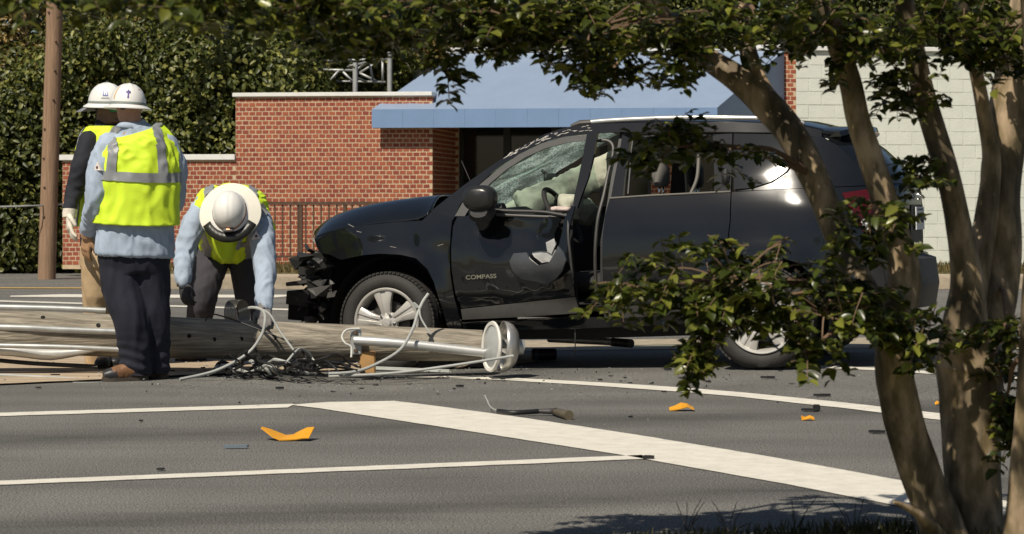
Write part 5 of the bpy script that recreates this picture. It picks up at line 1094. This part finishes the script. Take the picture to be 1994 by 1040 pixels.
# ---------------------------------------------------------------- debris on the road
def chip(name, label, cat, px, py, pts, m, h=.02, rot=0, thick=.006, group=None):
    o = G(px, py); c, s = math.cos(rot), math.sin(rot); mb = MB()
    v = [V((o.x+x*c-y*s, o.y+x*s+y*c, o.z+.006+z)) for x, y, z in pts]; k = len(v)
    mb.loft([v, [p+V((0, 0, thick)) for p in v]]); return setp(mb.build(name, m, None, False), label, cat, group)
YPL = mat('amber_plastic', (.72, .33, .02), .4, var=.1, scale=8)
def curl(px, py, L, Wd, hts, m, label, cat='debris', rot=0, thick=.005):
    o = G(px, py); mb = MB(); n = len(hts); c, s = math.cos(rot), math.sin(rot); vs = []
    for i, (h0_, h1_, wd) in enumerate(hts):
        x = L*(i/(n-1)-.5)
        for y, h in ((-Wd*wd/2, h0_), (Wd*wd/2, h1_)): vs.append((o.x+x*c-y*s, o.y+x*s+y*c, o.z+.006+h))
    mb.add(vs, [(2*i, 2*i+2, 2*i+3, 2*i+1) for i in range(n-1)]); ob = mb.build('plastic_shard', m, None, False); sm = ob.modifiers.new('t', 'SOLIDIFY'); sm.thickness = thick; sm.offset = 1; return setp(ob, label, cat, None)
curl(558, 857, .24, .13, [(.052, .055, .12), (.034, .042, .5), (.014, .026, .8), (.002, .012, .95), (.003, .016, .9), (.004, .034, .75), (.010, .050, .8), (.012, .052, .85)], YPL, 'large curled amber plastic shard lying left of centre on the asphalt', rot=-.15)
curl(1327, 800, .13, .10, [(.0, .01, .4), (.004, .02, .7), (.012, .035, .9), (.02, .03, .8), (.006, .012, .9)], YPL, 'amber plastic shard above the wide white band at right')
curl(1573, 819, .065, .06, [(.0, .02, .3), (.004, .01, .8), (.008, .02, .6), (.0, .012, .5)], YPL, 'small amber shard below the black bracket near the tree')
curl(1826, 790, .03, .04, [(.0, .01, .4), (.01, .02, 1), (.0, .012, .5)], YPL, 'tiny amber shard between the tree trunks'); curl(1946, 771, .04, .04, [(.0, .01, .5), (.01, .02, 1), (.0, .01, .5)], YPL, 'tiny amber shard right of the big trunk')
DB = mat('black_debris_plastic', (.014, .014, .015), .5, var=.2)
chip('trim_strip', 'flat grey trim strip on the dark wheel track at left', 'debris', 460, 874, [(-.055, -.02, 0), (.05, -.01, 0), (.055, .015, 0), (-.05, .01, 0)], mat('grey_trim', (.16, .2, .24), .3), thick=.012)
for (x, y, L, lb) in ((1263, 895, .05, 'small black shard on the tip of the lower lane line'), (1576, 802, .085, 'black broken bracket near the right trunk above the band'), (1708, 845, .08, 'thin black strip left of the leaning trunk'), (1600, 773, .10, 'flat brownish black shard on the curved line'), (1300, 722, .05, 'black lump near the low hanging leaves'), (1495, 738, .09, 'thin curved black strip before the rear wheel'), (1228, 814, .02, 'tiny black crumb beside the wide band'), (895, 755, .05, 'small black strip below the lamp bowl'), (884, 759, .02, 'black crumb left of the small strip'), (545, 759, .05, 'black curved fragment below the cable heap'), (108, 734, .06, 'black curved scrap on the median at left'), (75, 757, .03, 'black crumb at the median edge far left'), (313, 917, .03, 'black crumb between the two lane lines'), (274, 822, .02, 'tiny crumb just below the upper lane line')):
    rot = random.uniform(-.4, .4); pts = [(-L/2, -.012, 0), (-L*.1, -.02, 0), (L/2, -.008, 0), (L*.45, .012, 0), (0, .018, 0), (-L*.4, .012, 0)]
    chip('broken_piece', lb, 'debris', x, y, pts, DB, rot=rot, thick=.012 if L > .04 else .006)
o = G(1590, 801); mb = MB(); mb.box((o.x, o.y, o.z+.02), .018, .02, .016); setp(mb.build('broken_clip', DB, None, False, .004), 'upright black clip on the broken bracket near the right trunk', 'debris')
# hose end with brass nozzle
hz = thing('hose_end', 'torn black hose with metal fitting lying on the wide white band', 'hose', G(1040, 812))
g = lambda x, y, h: G(x, y)+V((0, 0, h))
mb = MB(); mb.tube(smooth_path([g(970, 808, .02), g(1000, 811, .02), (g(1050, 809, .022))], 4), .013, 10); mb.build('hose', BLKC, hz)
mb = MB(); mb.tube([g(1048, 809, .022), g(1075, 810, .024), g(1082, 811, .024)], [.012, .016, .022], 12); mb.build('fitting', STEELD, hz)
mb = MB(); mb.tube(smooth_path([g(1075, 809, .024), g(1092, 814, .026), g(1108, 818, .024)], 4), smooth_r([.012, .022, .026], 4), 14); mb.build('elbow', mat('dull_brass', (.22, .18, .12), .4, .6), hz)
mb = MB(); mb.tube(smooth_path([g(970, 808, .02), g(955, 803, .03), g(948, 800, .06), g(944, 799, .08)], 4), .003, 5); mb.build('frayed_wire', GRC, hz)
# grey tube and black can under the car, long pale cover, wood chunk
tb = thing('grey_tube', 'grey metal tube with dark cap lying under the wrecked car', 'tube', P(1150, 680, 17.2))
mb = MB(); mb.tube([P(1070, 660, 17.6), P(1195, 666, 17.0)], .026, 12); mb.build('shaft', ALU, tb); mb = MB(); mb.tube([P(1193, 666, 17.02), P(1229, 669, 16.86)], .031, 12); mb.build('end_cap', STEELD, tb)
cn = thing('black_can', 'black cylinder lying on its side under the driver door', 'can', P(1060, 700, 15.9))
mb = MB(); mb.lathe([(0, -.09), (.036, -.09), (.042, -.08), (.042, .07), (.038, .085), (0, .085)], G(1060, 702)+V((0, 0, .044)), V((1, .12, 0)), 20); mb.build('body', DB, cn); mb = MB(); mb.lathe([(.043, -.075), (.0435, -.06), (.043, -.045)], G(1060, 702)+V((0, 0, .044)), V((1, .12, 0)), 20); mb.build('band', mat('blue_band', (.03, .06, .13), .4), cn)
o = G(795, 727); mb = MB(); mb.box((o.x, o.y, o.z+.022), .29, .045, .014, Matrix.Rotation(.04, 3, 'Y')); setp(mb.build('pole_cover', mat('pale_grey_plastic', (.46, .48, .46), .5), None, False, .012), 'long pale grey cover plate lying below the lamp arm', 'cover')
mb = MB(); mb.box(P(716, 706, 15.75), .05, .05, .07); setp(mb.build('wood_block', mat('fresh_wood', (.42, .24, .09), .8, var=.2), None, False, .006), 'raw wooden block under the pole near the front wheel', 'wood block')
# fine glass crumbs and grit
n = 420; mb = MB(); rg = random.Random(5)
for k in range(n):
    x = rg.gauss(600, 520); y = rg.choice((rg.uniform(700, 760), rg.uniform(700, 830))); 
    if y > 760 and rg.random() < .5: continue
    o = G(x, y); s = rg.uniform(.002, .007); mb.box((o.x, o.y, o.z+.013+s*.5 if y < 745 and x < 1000 else o.z+s*.5), s, s*.7, s*.4, Matrix.Rotation(rg.uniform(0, 3), 3, 'Z'))
gl = mb.build('glass_crumbs', mat('crumb_glass', (.3, .31, .3), .2, var=.9, scale=3), None, False); setp(gl, 'scattered crumbs of glass and plastic on road and median', 'debris', kind='stuff')

mb = MB(); rg = random.Random(15)
for k in range(120):
    x = rg.gauss(760, 360); y = rg.choice((rg.uniform(716, 745), rg.uniform(720, 750), rg.uniform(722, 790)))
    o = G(x, y); s_ = rg.choice((.004, .006, .009, .018)); n_ = rg.randint(3, 5); hh = rg.uniform(.002, .008); a0_ = rg.uniform(0, 6)
    base_ = [V((o.x+math.cos(a0_+6.283*i/n_)*s_*rg.uniform(.4, 1.5), o.y+math.sin(a0_+6.283*i/n_)*s_*rg.uniform(.4, 1.2), o.z+(.016 if y < 745 and x < 1040 else .005))) for i in range(n_)]
    mb.loft([base_, [p+V((rg.uniform(-.003, .003), 0, hh*rg.uniform(.3, 2))) for p in base_]])
setp(mb.build('plastic_fragments', DB, None, False), 'scattered small black plastic fragments between pole and lane lines', 'debris', kind='stuff')
# ---------------------------------------------------------------- the crape myrtle in the foreground
def barkmat():
    m = bpy.data.materials.new('smooth_mottled_bark'); m.use_nodes = True; nt = m.node_tree; N = nt.nodes; L = nt.links; b = N['Principled BSDF']
    tc = N.new('ShaderNodeTexCoord'); mp = N.new('ShaderNodeMapping'); mp.inputs['Scale'].default_value = (1, 1, .38); L.new(tc.outputs['Object'], mp.inputs[0])
    def nz(sc, d): n = N.new('ShaderNodeTexNoise'); n.inputs['Scale'].default_value = sc; n.inputs['Detail'].default_value = d; L.new(mp.outputs[0], n.inputs[0]); return n.outputs['Fac']
    r = N.new('ShaderNodeValToRGB'); e = r.color_ramp.elements; e[0].position = .36; e[0].color = (.085, .065, .038, 1); e[1].position = .66; e[1].color = (.50, .37, .24, 1)
    for p, c in ((.45, (.17, .13, .08, 1)), (.52, (.25, .19, .12, 1)), (.54, (.33, .245, .155, 1))): q = e.new(p); q.color = c
    L.new(nz(11, 6), r.inputs[0]); g = N.new('ShaderNodeValToRGB'); g.color_ramp.elements[0].position = .40; g.color_ramp.elements[1].position = .62; g.color_ramp.elements[0].color = (.46, .46, .36, 1); g.color_ramp.elements[1].color = (1, 1, 1, 1); L.new(nz(26, 8), g.inputs[0])
    x = N.new('ShaderNodeMix'); x.data_type = 'RGBA'; x.blend_type = 'MULTIPLY'; x.inputs[0].default_value = 1; L.new(r.outputs[0], x.inputs[6]); L.new(g.outputs[0], x.inputs[7]); L.new(x.outputs[2], b.inputs['Base Color']); b.inputs['Roughness'].default_value = .7
    bp = N.new('ShaderNodeBump'); bp.inputs['Strength'].default_value = .4; bp.inputs['Distance'].default_value = .008; L.new(nz(20, 6), bp.inputs['Height']); L.new(bp.outputs[0], b.inputs['Normal']); return m
BKM = barkmat(); TD = 7.7; TS_ = FPX/TD
ct = thing('crape_myrtle', 'multi-stemmed tree with smooth mottled bark and small leaves in the right foreground', 'tree', P(1880, 1075, TD))
def stem(pts, k=7, n=20, name='stem', par=None):
    pa = smooth_path([P(x, y, d) for x, y, w, d in pts], k); ra = smooth_r([w/2/(FPX/d) for x, y, w, d in pts], k)
    mb = MB(); rings = []; ref = None
    for i, (p, r) in enumerate(zip(pa, ra)):
        t = (pa[min(len(pa)-1, i+1)]-pa[max(0, i-1)]).normalized()
        ref = t.orthogonal() if ref is None else ref; ref = (ref-t*ref.dot(t)).normalized(); bi = t.cross(ref); ring = []
        for j in range(n):
            a = 2*math.pi*j/n; d = ref*math.cos(a)+bi*math.sin(a)
            ring.append(p+d*r*(1+.10*noise.noise(V((d.x*1.3, d.y*1.3, p.z*3)))+.05*noise.noise(V((d.x*3, d.y*3, p.z*9)))))
        rings.append(ring)
    mb.loft(rings); mb.build(name, BKM, par or ct); return pa
stems = []
stems.append(stem([(1858, 1090, 92, 7.62), (1826, 1000, 86, 7.6), (1797, 930, 82, 7.58), (1760, 820, 78, 7.55), (1740, 720, 74, 7.52), (1745, 640, 68, 7.5), (1762, 540, 64, 7.48), (1735, 430, 56, 7.46), (1702, 330, 50, 7.45), (1672, 240, 46, 7.44), (1655, 160, 44, 7.43), (1625, 70, 42, 7.42), (1598, -30, 40, 7.4), (1560, -180, 34, 7.35), (1500, -420, 24, 7.3)]))
stems.append(stem([(1742, 700, 60, 7.52), (1700, 600, 56, 7.6), (1645, 490, 54, 7.68), (1592, 360, 58, 7.72), (1540, 260, 60, 7.75), (1488, 200, 62, 7.78), (1430, 150, 52, 7.8), (1372, 110, 42, 7.82), (1320, 60, 36, 7.8), (1230, -30, 30, 7.7), (1100, -140, 22, 7.6)]))
stems.append(stem([(1510, 222, 42, 7.77), (1478, 160, 36, 7.8), (1455, 95, 34, 7.82), (1440, 30, 32, 7.84), (1430, -80, 26, 7.9), (1400, -260, 18, 7.95)]))
stems.append(stem([(1905, 1095, 135, 7.75), (1900, 1000, 112, 7.75), (1894, 900, 112, 7.75), (1888, 780, 122, 7.75), (1888, 700, 140, 7.74), (1880, 640, 95, 7.7), (1884, 560, 66, 7.66), (1872, 470, 52, 7.64), (1850, 360, 48, 7.62), (1820, 260, 46, 7.6), (1792, 160, 44, 7.58), (1772, 60, 42, 7.55), (1755, -30, 38, 7.5), (1720, -260, 28, 7.4)]))
stems.append(stem([(1895, 760, 90, 7.78), (1918, 660, 92, 7.82), (1942, 560, 84, 7.86), (1950, 460, 78, 7.88), (1948, 360, 80, 7.9), (1960, 240, 78, 7.9), (1976, 130, 74, 7.9), (2000, 0, 66, 7.9), (2030, -200, 50, 7.85)]))
stems.append(stem([(1893, 600, 54, 7.75), (1908, 500, 50, 7.78), (1922, 410, 46, 7.8), (1930, 310, 36, 7.8), (1912, 200, 28, 7.76), (1892, 100, 26, 7.72), (1872, 0, 24, 7.7), (1850, -150, 18, 7.6)], n=12))
stems.append(stem([(1985, 1090, 70, 7.45), (1992, 960, 58, 7.4), (2002, 820, 56, 7.36), (2015, 600, 52, 7.32), (2025, 300, 46, 7.3), (2000, -100, 40, 7.2)]))
stems.append(stem([(1838, 1060, 40, 7.55), (1800, 1010, 22, 7.45), (1760, 985, 12, 7.4), (1740, 978, 6, 7.38)], n=10))
# leafy sprays: (centre px, half size px, distance, half depth, number of twigs, source point on a stem)
sprays = [((1430, 545), (240, 85), 7.35, .22, 54, (1700, 600, 7.6)), ((1605, 605), (155, 85), 7.3, .2, 46, (1742, 690, 7.52)), ((1470, 590), (150, 42), 7.25, .15, 22, (1700, 600, 7.6)), ((1250, 570), (105, 40), 7.3, .15, 16, (1600, 560, 7.5)), ((1368, 690), (40, 60), 7.2, .1, 14, (1500, 620, 7.35)), ((1570, 690), (40, 35), 7.25, .1, 5, (1700, 640, 7.5)),
          ((1690, 440), (80, 60), 7.3, .15, 16, (1735, 430, 7.46)), ((1800, 350), (40, 50), 7.45, .1, 9, (1840, 330, 7.62)), ((1780, 650), (60, 60), 7.3, .12, 14, (1745, 640, 7.5)), ((1310, 285), (85, 50), 7.5, .15, 22, (1580, 340, 7.7)), ((1420, 290), (70, 30), 7.55, .12, 8, (1580, 340, 7.7)),
          ((1770, 185), (65, 28), 7.45, .1, 10, (1800, 190, 7.6)), ((1700, 110), (110, 45), 7.4, .2, 18, (1650, 140, 7.43)), ((1240, 100), (170, 60), 7.4, .25, 36, (1372, 110, 7.8)), ((1150, 60), (260, 70), 7.35, .3, 64, (1320, 60, 7.8)), ((980, 70), (140, 60), 7.3, .25, 32, (1230, -30, 7.7)), ((900, 20), (240, 60), 7.2, .3, 58, (1230, -30, 7.7)), ((880, 130), (35, 30), 7.3, .1, 7, (1000, 70, 7.4)),
          ((1180, 150), (50, 30), 7.35, .12, 11, (1300, 70, 7.6)), ((700, 45), (130, 60), 6.9, .25, 60, (1100, -140, 7.6)), ((560, 25), (140, 45), 6.6, .25, 40, (1100, -140, 7.6)), ((380, 5), (200, 38), 6.0, .25, 40, (1000, -180, 7.3)), ((120, -15), (220, 45), 5.6, .25, 22, (900, -200, 7.0)),
          ((1480, 40), (200, 60), 7.5, .3, 46, (1440, 30, 7.84)), ((1600, 50), (130, 60), 7.3, .25, 34, (1625, 70, 7.42)), ((1830, 50), (130, 70), 7.4, .25, 34, (1772, 60, 7.55)), ((1950, 60), (80, 80), 7.5, .2, 24, (1976, 130, 7.9)), ((1960, 780), (26, 110), 7.6, .1, 24, (1985, 700, 7.4)), ((1960, 640), (40, 50), 7.5, .1, 8, (1950, 560, 7.86)), ((1900, 120), (60, 30), 7.4, .1, 9, (1892, 100, 7.72)),
          # crown above the frame, which dapples the stems
          ((1300, -200), (420, 140), 7.3, .8, 40, (1430, -80, 7.9)), ((1750, -200), (350, 150), 7.3, .9, 30, (1720, -200, 7.4)), ((1500, -420), (500, 130), 7.0, 1.0, 30, (1500, -400, 7.3)), ((1000, -180), (350, 110), 6.9, .6, 24, (1100, -140, 7.6)), ((1500, -150), (260, 90), 6.6, .4, 22, (1560, -180, 7.35)), ((1750, -120), (220, 80), 6.6, .4, 18, (1720, -200, 7.4))]
LC, LN, LT, LL, LW = [], [], [], [], []
twm = MB(); brm = MB(); TWIG = mat('twig_bark', (.16, .10, .06), .8, var=.2); rt_ = random.Random(21)
for (cx, cy), (rx, ry), d, dd, cnt, src in sprays:
    s0 = P(*src); cen = P(cx, cy, d); scx = rx/FPX*d; scz = ry/FPX*d
    mid = s0.lerp(cen, .5)+V((0, 0, .04)); mb = MB(); bp_ = smooth_path([s0, mid, cen], 5); mb.tube(bp_, [lerp(.012, .004, i/(len(bp_)-1)) for i in range(len(bp_))], 7); mb.build('branch', TWIG, ct)
    for k in range(cnt):
        while True:
            u = V((rt_.uniform(-1, 1), rt_.uniform(-1, 1), rt_.uniform(-1, 1)))
            if u.length < 1: break
        p = cen+V((u.x*scx, u.y*dd, u.z*scz)); dr = V((u.x*.9+rt_.gauss(0, .5), u.y*.6+rt_.gauss(0, .5), u.z*.4-.25+rt_.gauss(0, .4))).normalized(); ln = rt_.uniform(.07, .17)
        st = p-dr*ln*.5; en = p+dr*ln*.5+V((0, 0, -.015)); twm.tube([st, p, en], [.0022, .0017, .001], 4)
        if k % 3 == 0: brm.tube(smooth_path([cen.lerp(st, .25), cen.lerp(st, .65)+V((0, 0, .012)), st], 3), [.003]*6+[.002], 4)
        m_ = int(ln/.019)
        for j in range(m_):
            q = st.lerp(en, (j+.5)/m_)
            for s in (-1, 1):
                side = dr.cross(V((rt_.gauss(0, .3), rt_.gauss(0, .3), 1))).normalized()*s; tn = (side+dr*.6+V((0, 0, -.35+rt_.gauss(0, .25)))).normalized(); nr = V((rt_.gauss(0, .45), rt_.gauss(-.15, .45), 1))
                LC.append(q); LN.append(nr); LT.append(tn); L_ = rt_.uniform(.034, .056); LL.append(L_); LW.append(L_*rt_.uniform(.5, .64))
        LC.append(en); LN.append(V((rt_.gauss(0, .4), 0, 1))); LT.append(dr); LL.append(.035); LW.append(.02)
setp(twm.build('twigs', TWIG, ct), kind='stuff'); setp(brm.build('fine_branches', TWIG, ct), kind='stuff')
A_ = lambda l: np.array([tuple(v) for v in l]); LC, LN, LT, LL, LW = A_(LC), A_(LN), A_(LT), np.array(LL), np.array(LW)
CLF = leafmat('crape_leaf', (.06, .082, .013), (.16, .17, .028), .32, .32, (.55, 1.5)); CLO = leafmat('crape_leaf_single', (.06, .082, .013), (.16, .17, .028), .32, .32, (.55, 1.5), True)
pxs = CX+LC[:, 0]/LC[:, 1]*FPX; pys = HOR-(LC[:, 2]-CAM_H)/LC[:, 1]*FPX
vis = np.where((pxs > 20) & (pxs < 1960) & (pys > 15) & (pys < 1000))[0]; sc_ = (LL/LC[:, 1])[vis]; big = vis[np.argsort(-sc_)[:300]]
crown = leafmesh('crown', np.delete(LC, big, 0), np.delete(LN, big, 0), np.delete(LT, big, 0), np.delete(LL, big), np.delete(LW, big), CLF, ct)
setp(crown, kind='stuff')
lp_ = leafmesh('leaf', np.zeros((1, 3)), np.array([[0, 0, 1.]]), np.array([[0, 1., 0]]), np.array([1.]), np.array([.57]), CLO, crown)
for t_, i in enumerate(big):
    o = lp_ if t_ == 0 else lp_.copy()
    if t_: COL.objects.link(o)
    n_ = V(LN[i]).normalized(); sd_ = n_.cross(V(LT[i])).normalized(); tn = sd_.cross(n_)
    o.parent = crown; o.matrix_parent_inverse = Matrix.Identity(4); o.location = V(LC[i]); o.scale = (LL[i],)*3
    o.rotation_euler = Matrix((-sd_, tn, n_)).transposed().to_euler()
# grass and weeds on the verge at the foot of the tree
n = 9000; x = np.random.uniform(-.2, 2.4, n); y = 7.95-np.abs(np.random.normal(0, .35, n)); p = np.stack([x, y, np.full(n, .0)], 1); hgt = np.random.uniform(.02, .085, n)*(.35+.9*np.clip((x-.2)/1.0, 0, 1))
VG = leafmat('verge_grass', (.05, .06, .018), (.13, .115, .045))
setp(leafmesh('verge_grass', p, np.random.normal(0, 1, (n, 3))*np.array([1, 1, .1]), np.random.normal(0, .32, (n, 3))+np.array([0, 0, 1]), hgt, .005, VG), 'dark unmown grass at the foot of the foreground tree', 'grass', kind='stuff')
for k, (x, y) in enumerate(((1338, 990), (1420, 1000), (1550, 995), (1665, 985))):
    mb = MB(); rw = random.Random(k); b = V((P(x, y, 7.85).x, 7.85, 0))
    for j in range(7):
        a = rw.uniform(-.5, .5); h = rw.uniform(.07, .16); mb.tube(smooth_path([b+V((rw.uniform(-.03, .03), rw.uniform(-.03, .03), 0)), b+V((a*.06, rw.uniform(-.03, .03), h*.6)), b+V((a*.16, rw.uniform(-.04, .04), h))], 3), [.0016]*6+[.0007], 4)
    setp(mb.build('weed', mat('dark_weed', (.035, .03, .02), .9)), ('wiry weed, leftmost at the bottom edge', 'wiry weed, second from left at the bottom edge', 'wiry weed, third from left at the bottom edge', 'wiry weed nearest the foreground trunk at the bottom edge')[k], 'weed', 'weeds at the bottom edge')
bpy.data.scenes.remove(TS)
